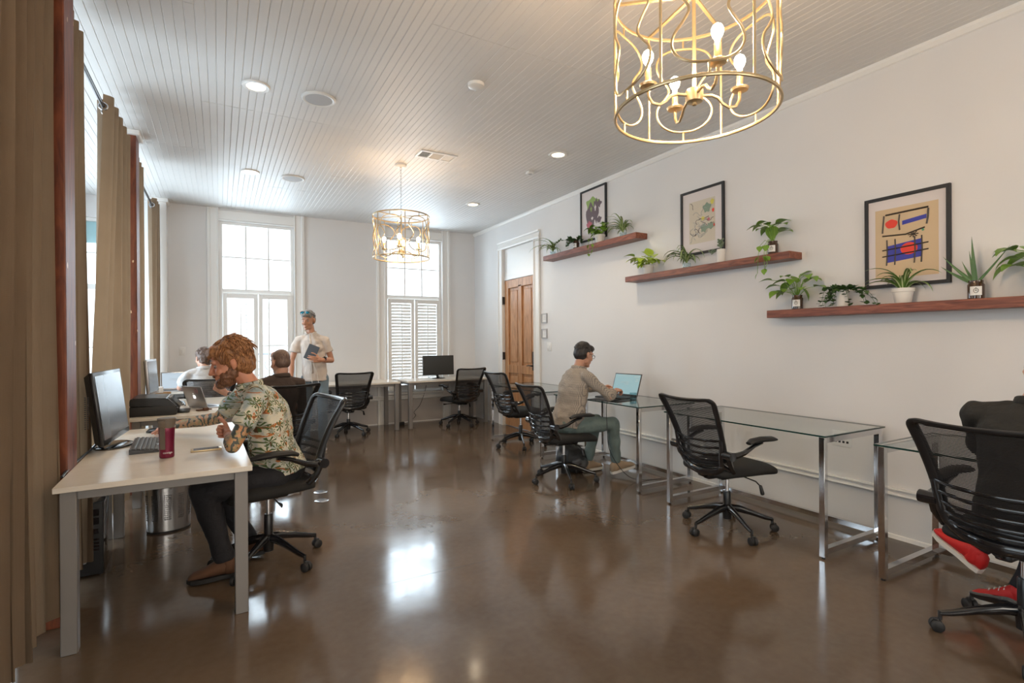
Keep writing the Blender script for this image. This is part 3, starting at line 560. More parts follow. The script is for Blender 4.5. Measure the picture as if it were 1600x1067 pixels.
white_desk((3.27, 8.20, 0), 0, 1.42, .68, 'white back desk in the right corner with the dark monitor on it')
def glass_desk(y0, y1, label, x0=3.27, x1=3.96, h=.775):
    t_ = thing('glass_desk', label, 'desk', (x0, y0, 0)); sx = x1 - x0; sy = y1 - y0
    b = MB(); b.box((-.012, -.012, h - .01), (sx + .012, sy + .012, h)); 
    b.bm.normal_update()
    for f_ in b.bm.faces: f_.material_index = 0 if abs(f_.normal.z) > .5 else 1
    obj('glass_top', b, ['table_glass', 'glass_edge'], t_, False)
    q = .036; e = .02
    for a_, c_ in ((e, e), (e, sy - e), (sx - e, e), (sx - e, sy - e)):
        b = MB(); b.box((a_ - q / 2, c_ - q / 2, .012), (a_ + q / 2, c_ + q / 2, h - .012), .002, seg=1); lg = obj('leg', b, 'chrome', t_)
        b = MB(); b.lathe([(.011, 0), (.012, .006), (.008, .014)], (a_, c_, 0), 12); obj('foot', b, 'black_plastic', lg)
    for c_ in (e, sy - e):
        b = MB(); b.box((e + q / 2, c_ - q / 2, .03), (sx - e - q / 2, c_ + q / 2, .03 + q)); obj('side_rail', b, 'chrome', t_, False)
        b = MB(); b.box((e + q / 2, c_ - q / 2, h - .012 - q), (sx - e - q / 2, c_ + q / 2, h - .012)); obj('top_rail', b, 'chrome', t_, False)
    b = MB(); b.box((sx - e - q / 2, e + q / 2, .03), (sx - e + q / 2, sy - e - q / 2, .03 + q)); obj('back_rail', b, 'chrome', t_, False)
    return t_
glass_desk(.22, 1.565, 'glass-topped chrome desk cut off by the right edge of the picture')
glass_desk(1.86, 3.175, 'empty glass-topped chrome desk in front of the wall outlet')
glass_desk(3.50, 4.83, 'glass-topped chrome desk holding the open laptop and water glass')
glass_desk(5.12, 6.43, 'far glass-topped chrome desk beside the wooden door')

# ------------------------------------------------------------------ office chair (origin on the floor, faces +x)
def office_chair(label, dz=0.0, base_rot=0.0):
    t_ = thing('office_chair', label, 'chair')
    for k in range(5):
        a_ = base_rot + k * 2 * PI / 5; ca, sa = math.cos(a_), math.sin(a_); b = MB(); P = lambda r_, z_: Vector((r_ * ca, r_ * sa, z_))
        b.tube([P(.02, .155), P(.08, .15), P(.17, .125), (P(.26, .095)), P(.305, .085)], [.026, .026, .020, .016, .013], 10, flat=.8); b.rod(P(.305, .095), P(.305, .055), .009)
        lg = obj('leg', b, 'gloss_black', t_)
        b = MB(); side = Vector((-sa, ca, 0)); c0 = P(.318, .027); 
        for s_ in (-1, 1): b.tube([c0 + side * (.004 * s_), c0 + side * (.008 * s_), c0 + side * (.022 * s_), c0 + side * (.026 * s_)], [.024, .027, .027, .022], 16)
        b.box(c0 + Vector((-.012, -.012, .0)), c0 + Vector((.012, .012, .034)), .004, seg=1); obj('caster', b, 'matte_black', lg)
    b = MB(); b.lathe([(.022, .07), (.03, .075), (.032, .13), (.036, .14), (.036, .17), (.026, .18), (.026, .27 + dz), (.022, .275 + dz)], n=20); obj('column', b, 'black_plastic', t_)
    b = MB(); b.lathe([(.014, .25 + dz), (.014, .39 + dz)], n=16); obj('gas_lift', b, 'chrome', t_)
    up = []
    b = MB(); b.box((-.11, -.065, .375), (.13, .065, .425), .015); b.box((-.20, -.03, .385), (-.09, .03, .42), .01); up.append(obj('tilt_mechanism', b, 'black_plastic', t_))
    b = MB(); b.tube([(.05, -.06, .40), (.06, -.20, .385), (.06, -.24, .36)], .005, 6); b.capsule((.06, -.24, .36), (.065, -.25, .315), .011, .014); up.append(obj('lever', b, 'black_plastic', t_))
    b = MB(); b.tube([(.0, .06, .40), (.01, .22, .395), (.01, .29, .395)], [.006, .006, .014], 8, flat=.5); up.append(obj('lever', b, 'black_plastic', t_))
    # seat: waterfall cushion
    b = MB(); secs = []
    for s_, w_, z0, th in ((-.235, .17, .455, .012), (-.215, .215, .458, .034), (-.12, .235, .462, .042), (0, .245, .462, .042), (.12, .25, .462, .043), (.20, .245, .455, .042), (.245, .225, .442, .034), (.262, .185, .432, .014)): secs.append(((s_, 0, z0), (0, 1, 0), w_, (0, 0, 1), th))
    r_ = []
    for c_, a_, w_, d_, h_ in secs:
        ring = []
        for i in range(28):
            q_ = 2 * PI * i / 28; cx, sx = math.cos(q_), math.sin(q_); ring.append(b.bm.verts.new(Vector(c_) + Vector((0, w_ * math.copysign(abs(cx) ** .45, cx), h_ * math.copysign(abs(sx) ** .7, sx)))))
        r_.append(ring)
    b.skinrings(r_); up.append(obj('seat', b, 'seat_fabric', t_, auto=70))
    # backrest: a surface leaning back with a waist; frame along its outline, mesh inside
    def bk(u, v):   # u -1..1 across, v 0..1 up
        z_ = .53 + .45 * v; wv = .195 + .065 * v ** 1.3 + .012 * (1 - v) ** 3; x_ = -.235 - .135 * v - .055 * v * v + .055 * math.cos(u * PI / 2.2) * -1 + .055; x_ = -.215 - .10 * v - .075 * v * v - .045 * (1 - (u * u)) 
        return Vector((x_, u * wv, z_ + .012 * v * (1 - u * u) * -1))
    out = []; Nn = 10
    rc = .16
    for i in range(Nn): out.append((-1, .08 + (1 - rc) * i / Nn))
    for a_ in range(7): q_ = PI - a_ * PI / 12; out.append((-1 + .2 + .2 * math.cos(q_), 1 - .08 + .08 * math.sin(q_)))
    for i in range(1, Nn): out.append((-.8 + 1.6 * i / Nn, 1))
    for a_ in range(7): q_ = PI / 2 - a_ * PI / 12; out.append((.8 + .2 * math.cos(q_), 1 - .08 + .08 * math.sin(q_)))
    for i in range(Nn - 1, -1, -1): out.append((1, .08 + (1 - rc) * i / Nn))
    for u_ in (.8, .4, 0, -.4, -.8): out.append((u_, 0 if abs(u_) < .8 else .02))
    b = MB(); b.tube([bk(u_, v_) for u_, v_ in out], [.024 if abs(u_) > .9 else .019 for u_, v_ in out], 10, True, flat=.62, up=(0, 1, 0)); up.append(obj('back_frame', b, 'black_plastic', t_))
    bm = bmesh.new(); g_ = [[bm.verts.new(bk(-.97 + 1.94 * i / 12, .02 + .96 * j / 12)) for i in range(13)] for j in range(13)]
    for j in range(12):
        for i in range(12): bm.faces.new((g_[j][i], g_[j][i + 1], g_[j + 1][i + 1], g_[j + 1][i]))
    up.append(obj('back_mesh', bm, 'chair_mesh', t_))
    # glossy lumbar bracket: U shape sweeping under the seat, with slats
    def lb(s_, t__):   # s_ -1..1, t__ 0 top .. 1 bottom
        w_ = .215 - .045 * t__ ** 1.5; z_ = .70 - .235 * t__; x_ = -.275 + .035 * t__ + .10 * max(0, t__ - .6) ** 1.2 - .055 * (1 - s_ * s_); return Vector((x_, s_ * w_, z_))
    b = MB()
    pts = [lb(-1, t__) for t__ in (0, .2, .4, .6, .8)] + [lb(-.85, .95), lb(-.5, 1.02), lb(0, 1.05), lb(.5, 1.02), lb(.85, .95)] + [lb(1, t__) for t__ in (.8, .6, .4, .2, 0)]
    b.tube(pts, [.017, .018, .02, .022, .024, .026, .028, .03, .028, .026, .024, .022, .02, .018, .017], 10, flat=.6, up=(0, 1, 0))
    for s_ in (-1, 1): b.tube([lb(s_, .75), Vector((-.19, s_ * .20, .49)), Vector((-.10, s_ * .21, .445)), Vector((.03, s_ * .17, .425))], [.018, .018, .014, .01], 8)
    b.tube([lb(0, 1.05), Vector((-.2, 0, .43)), Vector((-.12, 0, .405))], [.035, .035, .03], 10, flat=.5)
    sp = obj('lumbar_support', b, 'gloss_black', t_); up.append(sp)
    for t__ in (.02, .22, .42, .60, .78):
        b = MB(); b.tube([lb(s_, t__ + .05 * (1 - s_ * s_)) for s_ in (-1, -.75, -.5, -.25, 0, .25, .5, .75, 1)], .0085, 8, flat=.65, up=(0, 0, 1)); obj('slat', b, 'gloss_black', sp)
    for s_ in (-1, 1):
        b = MB(); b.tube([(-.24, s_ * .235, .60), (-.19, s_ * .265, .60), (-.13, s_ * .275, .615), (-.04, s_ * .275, .655), (.03, s_ * .275, .672)], [.026, .028, .022, .018, .016], 10, flat=.75, up=(0, 1, 0))
        b.tube([(-.245, s_ * .215, .60), (-.245, s_ * .29, .60)], .03, 16); b.tube([(-.24, s_ * .24, .60), (-.22, s_ * .24, .54), (-.17, s_ * .225, .475)], [.02, .018, .016], 8)
        am = obj('armrest', b, 'gloss_black', t_); up.append(am)
        b = MB(); b.tube([(-.09, s_ * .275, .675), (-.05, s_ * .275, .69), (.04, s_ * .275, .695), (.13, s_ * .27, .69), (.175, s_ * .268, .682)], [.022, .034, .038, .036, .018], 12, flat=.5, up=(0, 1, 0)); obj('arm_pad', b, 'matte_black', am)
    for o in up: o.location.z += dz
    return t_
def place_chair(src, x_, y_, rz, label, dz, base_rot, first=False):
    t_ = office_chair(label, dz, base_rot - rz); t_.location = (x_, y_, 0); t_.rotation_euler = (0, 0, rz); return t_
place_chair(None, .26, 3.59, R(192), 'black mesh office chair carrying the bearded man in the tropical shirt', .03, R(18))
place_chair(None, 1.663, 7.93, R(92), 'empty black mesh office chair at the middle back desk, right of the standing man', -.045, R(13))
place_chair(None, 3.42, 7.85, R(98), 'empty black mesh office chair in front of the dark corner monitor', -.035, R(-3))
place_chair(None, 3.42, 5.86, R(2), 'empty black mesh office chair before the wooden door', .0, R(32))
place_chair(None, 2.94, 4.20, R(-4), 'black mesh office chair carrying the man at the glass desk', -.02, R(32))
place_chair(None, 3.215, 2.53, R(-6), 'empty black mesh office chair at the glass desk by the wall outlet', .0, R(32))
place_chair(None, 3.13, .90, R(-4), 'black mesh office chair cut off at the right edge, carrying someone in red shoes', .03, R(55))
place_chair(None, -.16, 7.28, R(100), 'black mesh office chair carrying the curly-haired person at the back left desk', -.02, R(10))
place_chair(None, .44, 5.54, R(115), 'black mesh office chair carrying the balding person in a brown shirt', -.0, R(30))
# ------------------------------------------------------------------ people
def head_prims(b, Mx, beard=False, ears=1.0):
    E_ = lambda c, r: b.ell(Mx @ Vector(c), r, Mx.to_3x3(), 16); C_ = lambda p, q, r0, r1: b.capsule(Mx @ Vector(p), Mx @ Vector(q), r0, r1, 10)
    E_((-.012, 0, .032), (.099, .077, .090)); E_((.032, 0, -.02), (.060, .061, .088)); E_((.040, 0, -.082), (.048, .046, .034)); E_((.02, 0, -.06), (.05, .058, .045))
    C_((.088, 0, .012), (.113, 0, -.030), .009, .0125); C_((.103, -.011, -.036), (.103, .011, -.036), .0085, .0085)
    C_((.082, -.034, .024), (.086, -.012, .021), .010, .010); C_((.082, .034, .024), (.086, .012, .021), .010, .010)
    E_((.066, .032, -.032), (.026, .024, .024)); E_((.066, -.032, -.032), (.026, .024, .024)); E_((.074, 0, -.060), (.024, .032, .026))
    E_((.093, 0, -.0605), (.0105, .022, .0062)); E_((.091, 0, -.0725), (.0105, .019, .0066)); E_((.078, 0, -.102), (.019, .022, .017))
    E_((.055, 0, .068), (.04, .055, .045))
    for s_ in (-1, 1):
        E_((-.006, .079 * s_, -.008), (.017, .008, .030)); C_((-.014, .083 * s_, .012), (-.016, .085 * s_, -.012), .006, .006); E_((.0, .074 * s_, -.03), (.01, .008, .012))
def hand_bm(W, d, n_, s_, curl=(35, 40, 30), thumb=0.6, spread=.06, size=1.0):
    """W wrist, d towards the knuckles, n_ palm normal, s_ thumb side"""
    d = Vector(d).normalized(); n_ = Vector(n_); n_ = (n_ - d * n_.dot(d)).normalized(); s_ = Vector(s_); s_ = (s_ - d * s_.dot(d) - n_ * s_.dot(n_)).normalized(); b = MB(); W = Vector(W); k = size
    for o_ in (.028, .010, -.010, -.027): b.capsule(W + s_ * o_ * .55 * k, W + d * (.082 - abs(o_ - .01) * .25) * k + s_ * o_ * k, .015 * k, .0115 * k, 8, 3)
    b.capsule(W - d * .03, W + d * .02 * k, .023 * k, .024 * k, 10, 3); b.capsule(W + s_ * .018 * k + n_ * .006 * k, W + d * .05 * k + s_ * .026 * k + n_ * .008, .015 * k, .013 * k, 8, 3)
    for i, (o_, L) in enumerate(((.029, .072), (.0105, .080), (-.0095, .076), (-.028, .060))):
        p = W + d * (.084 - abs(o_ - .01) * .25) * k + s_ * o_ * k; a_ = 0; dr_ = (d + s_ * spread * (1.5 - i)).normalized(); r_ = (.0092, .0094, .009, .008)[i] * k
        for j, (f_, c_) in enumerate(zip((.45, .31, .24), curl)):
            a_ += R(c_ + i * 3); q = p + (dr_ * math.cos(a_) + n_ * math.sin(a_)) * (L * f_ * k); b.capsule(p, q, r_ * (1 - .09 * j), r_ * (1 - .09 * (j + 1)), 8, 3); p = q
    p = W + d * .028 * k + s_ * .030 * k + n_ * .004; dr_ = (s_ * (1 - thumb * .55) + d * .62 + n_ * thumb * .6).normalized()
    for j, L in enumerate((.038, .032, .026)):
        q = p + dr_ * L * k; b.capsule(p, q, (.0125 - .0012 * j) * k, (.0113 - .0012 * j) * k, 8, 3); p = q; dr_ = (dr_ + d * .45 + n_ * thumb * .25 - s_ * .25).normalized()
    return remesh(b, .0038, 2)
def add_bm(dst, src):
    me = bpy.data.meshes.new('t'); src.to_mesh(me); src.free(); dst.from_mesh(me); bpy.data.meshes.remove(me)
def finish(name, bm, mats, root, pick=None, smooth=True):
    if pick:
        for f_ in bm.faces: f_.material_index = pick(f_.calc_center_median())
    for v in bm.verts: v.co -= root.location
    return obj(name, bm, mats, root, smooth, auto=0)
def seg_d(p, a, b_):
    ab = b_ - a; t__ = max(0, min(1, (p - a).dot(ab) / ab.length_squared)); return (p - a - ab * t__).length
def make_head_matrix(c, fwd, roll=0.0):
    f_ = Vector(fwd).normalized(); l_ = Vector((0, 0, 1)).cross(f_).normalized(); u_ = f_.cross(l_).normalized(); m_ = Matrix((f_, l_, u_)).transposed().to_4x4(); m_.translation = Vector(c); return m_
def shoe(root, an, toe, mats, L=.27, pitch=0.0, kind='sneaker', name='shoe'):
    """an: ankle centre; toe: direction of the foot"""
    f_ = Vector(toe).normalized(); l_ = Vector((0, 0, 1)).cross(f_).normalized(); u_ = f_.cross(l_).normalized(); A = Vector(an); b = MB(); Q = lambda x_, z_: A + f_ * x_ + u_ * z_; k = L / .27
    h0 = -.085
    secs = [(-.07, .022, .024, .03), (-.058, .034, .040, .045), (-.02, .038, .055, .055), (.03, .039, .052, .046), (.075, .043, .038, .036), (.12, .047, .026, .026), (.165, .043, .02, .022), (.188, .03, .012, .016), (.197, .014, .006, .01)]
    b.loft([(Q(x_ * k, h0 + .018 + hh), l_, w_, u_, hh) for x_, w_, hh, _ in secs], 16)
    b.capsule(Q(-.015, -.03), Q(-.005, .01), .045, .040)
    o = obj(name, b, mats[0], root, auto=0)
    for v in o.data.vertices: v.co -= root.location
    b = MB(); out = [(-.078, 0), (-.07, .028), (-.04, .036), (.0, .036), (.04, .036), (.09, .046), (.14, .047), (.18, .034), (.203, 0)]; out = out + [(x_, -y_) for x_, y_ in out[-2:0:-1]]
    b.prism([(x_ * k, y_) for x_, y_ in out], Q(0, h0), f_, l_, u_ * .024); s_ = obj('sole', b, mats[1], o, True, auto=30)
    for v in s_.data.vertices: v.co -= root.location
    if kind == 'sneaker':
        b = MB()
        for i in range(4): x_ = .045 + .022 * i; zt = h0 + .018 + 2 * (.046 - .006 * i); b.tube([Q(x_, zt - .012) + l_ * .026, Q(x_ + .004, zt + .002), Q(x_, zt - .012) - l_ * .026], .0035, 5)
        s_ = obj('laces', b, 'sole_white', o, auto=0)
        for v in s_.data.vertices: v.co -= root.location
    return o
def person(label, base, J, skin_m, shirt, trousers, shoes, hair, opt):
    root = thing('person', label, 'person', base)
    for k in J: J[k] = Vector(J[k]) if not isinstance(J[k], dict) else J[k]
    fw = J['fwd'].normalized(); lat = Vector((0, 0, 1)).cross(fw).normalized(); hm = make_head_matrix(J['head'], J['face']); wd = opt.get('w', 1.0)
    hm = hm @ Matrix.Scale(opt.get('hs', 1.0), 4)
    hb = hm @ Vector((-.03, 0, -.075))
    # body: one welded surface
    b = MB(); head_prims(b, hm); b.capsule(hb, J['neck'], .052 * wd, .058 * wd); b.capsule(J['neck'], (J['neck'] + J['chest']) / 2, .055, .06)
    for s_ in 'LR':
        b.capsule(J['neck'] + (J['sh' + s_] - J['neck']) * .4 - Vector((0, 0, .05)), J['sh' + s_] - Vector((0, 0, .01)), .036, .04); b.capsule(J['sh' + s_], J['el' + s_], .049 * wd, .040 * wd); b.capsule(J['el' + s_], J['el' + s_] + (J['wr' + s_] - J['el' + s_]) * .35, .040 * wd, .042 * wd); b.capsule(J['el' + s_] + (J['wr' + s_] - J['el' + s_]) * .35, J['wr' + s_], .042 * wd, .026)
        b.capsule(J['hp' + s_], J['kn' + s_], .072, .052); b.capsule(J['kn' + s_], J['an' + s_], .050, .034)
    b.ell((J['chest'] + J['pel']) / 2, (.085, .085, (J['chest'] - J['pel']).length / 2 + .03)); b.ell(J['chest'], (.085, .085, .10)); b.ell(J['pel'], (.10, .10, .08))
    # the head keeps finer facets than the limbs, so the whole body is welded at one fine voxel
    bm = remesh(b, opt.get('vox', .0065), 3)
    for s_ in 'LR':
        h_ = J.get('hand' + s_)
        if h_: add_bm(bm, hand_bm(J['wr' + s_], h_['d'], h_['n'], h_['s'], h_.get('curl', (35, 40, 30)), h_.get('thumb', .6), size=h_.get('k', 1.05)))
    mats = [skin_m, 'skin_tattoo']; pick = None
    if opt.get('tattoo'):
        def pick(c):
            for s_ in 'LR':
                a_, e_, w_ = J['sh' + s_], J['el' + s_], J['wr' + s_]
                if seg_d(c, a_ + (e_ - a_) * .45, e_) < .075 or seg_d(c, e_, e_ + (w_ - e_) * (.80 if s_ == 'R' else .35)) < .06: return 1
            return 0
    finish('body', bm, mats if pick else [skin_m], root, pick)
    # eyes
    for s_ in (-1, 1):
        b = MB(); b.ell(hm @ Vector((.0745, .031 * s_, .001)), (.0115, .0115, .0100)); e_ = finish('eye', b.bm, ['sclera'], root)
        b = MB(); b.ell(hm @ Vector((.0828, .031 * s_, -.002)), (.0045, .0060, .0058)); o = finish('iris', b.bm, ['iris'], root); o.parent = e_
        b = MB(); b.tube([hm @ Vector((.0925 - abs(y_ - .03) * .35, y_ * s_, .0235 + .004 * math.sin((y_ - .012) / .036 * PI))) for y_ in (.012, .02, .03, .04, .046)], [.002, .0035, .0035, .003, .0015], 6); finish('eyebrow', b.bm, [hair['mat']], root)
    # trousers
    b = MB(); b.ell(J['pel'] + Vector((0, 0, -.0)), (.150 * wd, .175 * wd, .115), Matrix((fw, lat, Vector((0, 0, 1)))).transposed())
    lw = opt.get('legw', 1.0)
    for s_ in 'LR':
        k_, a_ = J['kn' + s_], J['an' + s_]; b.capsule(J['hp' + s_], k_, .095 * lw, .072 * lw); sh_ = (a_ - k_); b.capsule(k_, k_ + sh_ * .4, .072 * lw, .064 * lw); b.tube([k_ + sh_ * .3, k_ + sh_ * .6, k_ + sh_ * (1 - .02 / sh_.length)], [.068 * lw, .060 * lw, .055 * lw], 14)
    if opt.get('belly'): b.ell((J['pel'] * .6 + J['chest'] * .4) + fw * .02, (.12, .13, .12), None)
    finish('trousers', wrinkle(remesh(b, .011, 3), .010, 11, 3), [trousers], root)
    # shirt
    b = MB(); S_ = J['pel'] + (J['chest'] - J['pel']) * opt.get('hem', -.05); ax = (J['chest'] - J['pel']).normalized(); dp = lat.cross(ax).normalized(); hw = opt.get('hw', 1.0) * wd
    P_ = lambda t__, off=0: J['pel'] + (J['chest'] - J['pel']) * t__ + fw * off
    axn = (J['neck'] - J['chest']).normalized(); dpn = lat.cross(axn).normalized()
    b.loft([(P_(opt.get('hem', -.05), .0), lat, .190 * hw, dp, .150 * hw), (P_(.2, .01), lat, .182 * hw, dp, .142 * hw), (P_(.5, .01), lat, .175 * hw, dp, .130 * hw), (P_(.8), lat, .185 * wd, dp, .128 * wd), (J['chest'], lat, .19 * wd, dp, .122 * wd), (J['chest'] + (J['neck'] - J['chest']) * .45, lat, .168 * wd, dpn, .105 * wd), (J['chest'] + (J['neck'] - J['chest']) * .8, lat, .105 * wd, dpn, .078 * wd), (J['neck'] - axn * .008, lat, .070 * wd, dpn, .066 * wd)], 24)
    sl = opt.get('sleeve', .55)
    for s_ in 'LR':
        A, E__, Wr = J['sh' + s_], J['el' + s_], J['wr' + s_]; b.capsule(J['neck'] + (A - J['neck']) * .35 - Vector((0, 0, .03)), A, .062 * wd, .060 * wd)
        if sl <= 1: q = A + (E__ - A) * sl; b.tube([A - (E__ - A).normalized() * .02, A + (q - A) * .5, q], [.058 * wd, .063 * wd, .067 * wd], 16)
        else: b.capsule(A, E__, .061 * wd, .054 * wd); q = E__ + (Wr - E__) * (sl - 1); b.tube([E__, E__ + (q - E__) * .5, q], [.055 * wd, .05 * wd, .040 * wd], 14)
    sb = wrinkle(wrinkle(remesh(b, .009, 3), .016, 7, 1), .008, 18, 5); so = finish('shirt', sb, [shirt], root)
    b = MB(); r_ = .076 * wd; nk = J['neck'] + axn * .008; pts = []
    for i in range(15): a_ = PI * (-.86 + 1.72 * i / 14) + PI; c_, s2 = math.cos(a_), math.sin(a_); pts.append(nk + fw * (c_ * r_) + lat * (s2 * r_) - Vector((0, 0, .022 * (1 + c_) * .6)))
    b.tube(pts, [.008] + [.021] * 13 + [.008], 8, flat=.38, up=(0, 0, 1)); cl = finish('collar', b.bm, [shirt], root); cl.parent = so
    # shoes
    for s_ in 'LR': shoe(root, J['an' + s_], J['toe' + s_], shoes, kind=opt.get('shoe', 'sneaker'))
    # hair
    r_ = random.Random(len(label)); b = MB(); RM = hm.to_3x3(); hv = hair.get('vol', 1.0)
    E_ = lambda c, rr_: b.ell(hm @ Vector(c), rr_, RM, 18)
    E_((-.022, 0, .042), (.094 * hv, .080 * hv, .086 * hv)); E_((-.045, 0, .0), (.068 * hv, .076 * hv, .072 * hv))
    if hair.get('low', 0): E_((-.055, 0, -.035), (.05 * hv, .062 * hv, .05 + hair['low']))
    if hair.get('fringe', 0): E_((.056, 0, .074), (.05, .060, .034)); E_((.03, .035, .06), (.045, .035, .045)); E_((.03, -.035, .06), (.045, .035, .045))
    hb_ = wrinkle(remesh(b, .006, 3), hair.get('rough', .008), 30, 2)
    ho = finish('hair', hb_, [hair['mat']], root)
    if hair.get('tufts'):
        b = MB()
        for i in range(hair['tufts']):
            a_ = r_.uniform(0, 2 * PI); e_ = r_.uniform(.05, 1.0) * PI / 2; nrm = Vector((math.cos(a_) * math.cos(e_), math.sin(a_) * math.cos(e_), math.sin(e_)))
            if nrm.x > .55 and nrm.z < .45: continue
            base_ = Vector((nrm.x * .094 * hv - .022, nrm.y * .080 * hv, nrm.z * .086 * hv + .040)); fl = Vector((-.5 if nrm.x < .3 else .55, nrm.y * .8, -.55)).normalized(); L = r_.uniform(.03, .065) * hair.get('len', 1.0)
            tl = (fl - nrm * fl.dot(nrm)).normalized(); pp = [base_ - nrm * .006]
            dr_ = (tl + nrm * r_.uniform(.05, .45) + Vector((r_.uniform(-.3, .3),) * 1 + (r_.uniform(-.3, .3), r_.uniform(-.2, .2)))).normalized()
            for k_ in range(3): pp.append(pp[-1] + dr_ * L / 3); dr_ = (dr_ + Vector((0, 0, -.22)) - nrm * .10).normalized()
            b.tube([hm @ q for q in pp], [.0055, .005, .0035, .0008], 4)
        o = finish('hair_strands', b.bm, [hair['mat']], root); o.parent = ho
    if hair.get('beard'):
        b = MB(); E_((.048, 0, -.085), (.052, .054, .040)); E_((.082, 0, -.098), (.028, .032, .030)); E_((.016, .046, -.055), (.034, .020, .038)); E_((.016, -.046, -.055), (.034, .020, .038)); E_((.045, .042, -.062), (.036, .022, .030)); E_((.045, -.042, -.062), (.036, .022, .030)); b.capsule(hm @ Vector((.098, -.022, -.053)), hm @ Vector((.103, 0, -.0485)), .006, .007, 8); b.capsule(hm @ Vector((.098, .022, -.053)), hm @ Vector((.103, 0, -.0485)), .006, .007, 8)
        finish('beard', wrinkle(remesh(b, .005, 3), .006, 60, 2), [hair['beard']], root)
    return root, hm
def watch(root, W, d, up, label=None):
    W = Vector(W); d = Vector(d).normalized(); u_ = Vector(up); u_ = (u_ - d * u_.dot(d)).normalized(); s_ = d.cross(u_); b = MB()
    b.skinrings([b.ring(W + d * x_, u_, s_, 20, .031, .029) for x_ in (-.009, .009)], cap=False); b.tube([W + u_ * .026, W + u_ * .040], .0185, 18); o = obj('watch', b, 'matte_black', root, auto=35)
    b = MB(); b.tube([W + u_ * .0405, W + u_ * .0415], .0155, 18); f_ = obj('watch_face', b, 'steel', o)
    for q in (o, f_):
        for v in q.data.vertices: v.co -= root.location
# bearded man at the near left desk
r1, hm1 = person('red-bearded man in tropical print shirt and black trousers, working at near left desk', (.25, 3.57, 0),
    dict(fwd=(-1, 0, 0), pel=(.33, 3.58, .575), chest=(.25, 3.57, .95), neck=(.155, 3.56, 1.125), head=(.06, 3.55, 1.262), face=(-.93, -.02, -.30), shL=(.20, 3.38, 1.06), shR=(.15, 3.76, 1.06), elL=(.06, 3.27, .805), wrL=(.045, 3.50, .83), elR=(-.01, 4.02, .87), wrR=(-.27, 4.24, .815),
         hpL=(.28, 3.46, .555), hpR=(.28, 3.69, .555), knL=(-.09, 3.44, .535), knR=(-.07, 3.72, .53), anL=(.03, 3.47, .095), anR=(.17, 3.72, .10), toeL=(-1, .02, 0), toeR=(-.95, .25, -.12),
         handL=dict(d=(-.25, .9, .15), n=(-.95, -.2, .1), s=(0, 0, 1), curl=(75, 85, 55), thumb=.45), handR=dict(d=(-.7, .65, -.15), n=(0, 0, -1), s=(-.6, -.7, 0), curl=(18, 30, 20), thumb=.4)),
    'skin_ruddy', 'tropical_shirt', 'black_trousers', ('shoe_suede', 'matte_black'), dict(mat='hair_ginger', vol=1.13, low=.012, fringe=1, tufts=520, len=1.0, rough=.012, beard='beard_ginger'), dict(hs=1.1, w=1.0, hw=1.02, hem=-.02, sleeve=.62, tattoo=True, vox=.005, shoe='boot', legw=1.0))
# man at the glass desk
r2_, hm2 = person('dark-haired man in glasses and checked shirt typing at the glass desk', (3.0, 4.2, 0),
    dict(fwd=(1, .05, 0), pel=(2.97, 4.20, .555), chest=(3.06, 4.19, .93), neck=(3.12, 4.19, 1.105), head=(3.185, 4.19, 1.235), face=(.95, .05, -.25), shL=(3.13, 4.36, 1.03), shR=(3.09, 4.02, 1.03), elL=(3.34, 4.46, .86), wrL=(3.46, 4.27, .875), elR=(3.27, 3.90, .83), wrR=(3.46, 4.05, .865),
         hpL=(3.04, 4.30, .545), hpR=(3.04, 4.10, .545), knL=(3.45, 4.33, .54), knR=(3.44, 4.05, .54), anL=(3.36, 4.36, .095), anR=(3.50, 4.08, .12), toeL=(1, .1, 0), toeR=(.93, -.25, .22),
         handL=dict(d=(.6, -.5, .25), n=(.3, -.5, -.7), s=(.3, -.3, .8), curl=(40, 45, 30)), handR=dict(d=(.8, .25, .1), n=(.1, .2, -1), s=(.1, .9, .2), curl=(30, 40, 25))),
    'skin_light_tan', 'check_shirt', 'sage_trousers', ('shoe_tan', 'sole_white'), dict(mat='hair_black', vol=1.02, fringe=1, tufts=160, len=.5, rough=.004), dict(w=.94, hw=1.0, hem=-.1, sleeve=1.78, legw=.92, shoe='boot'))
b = MB()
for s_ in (-1, 1): b.tube([hm2 @ Vector((.104, .033 * s_ + .021 * math.cos(k * PI / 8), -.002 + .017 * math.sin(k * PI / 8))) for k in range(16)], .002, 6, True); b.tube([hm2 @ Vector((.103, .053 * s_, .003)), hm2 @ Vector((.06, .072 * s_, .006)), hm2 @ Vector((-.005, .083 * s_, .008))], .002, 6)
b.rod(hm2 @ Vector((.106, -.012, .0)), hm2 @ Vector((.106, .012, .0)), .002, 6); finish('glasses', b.bm, ['matte_black'], r2_)
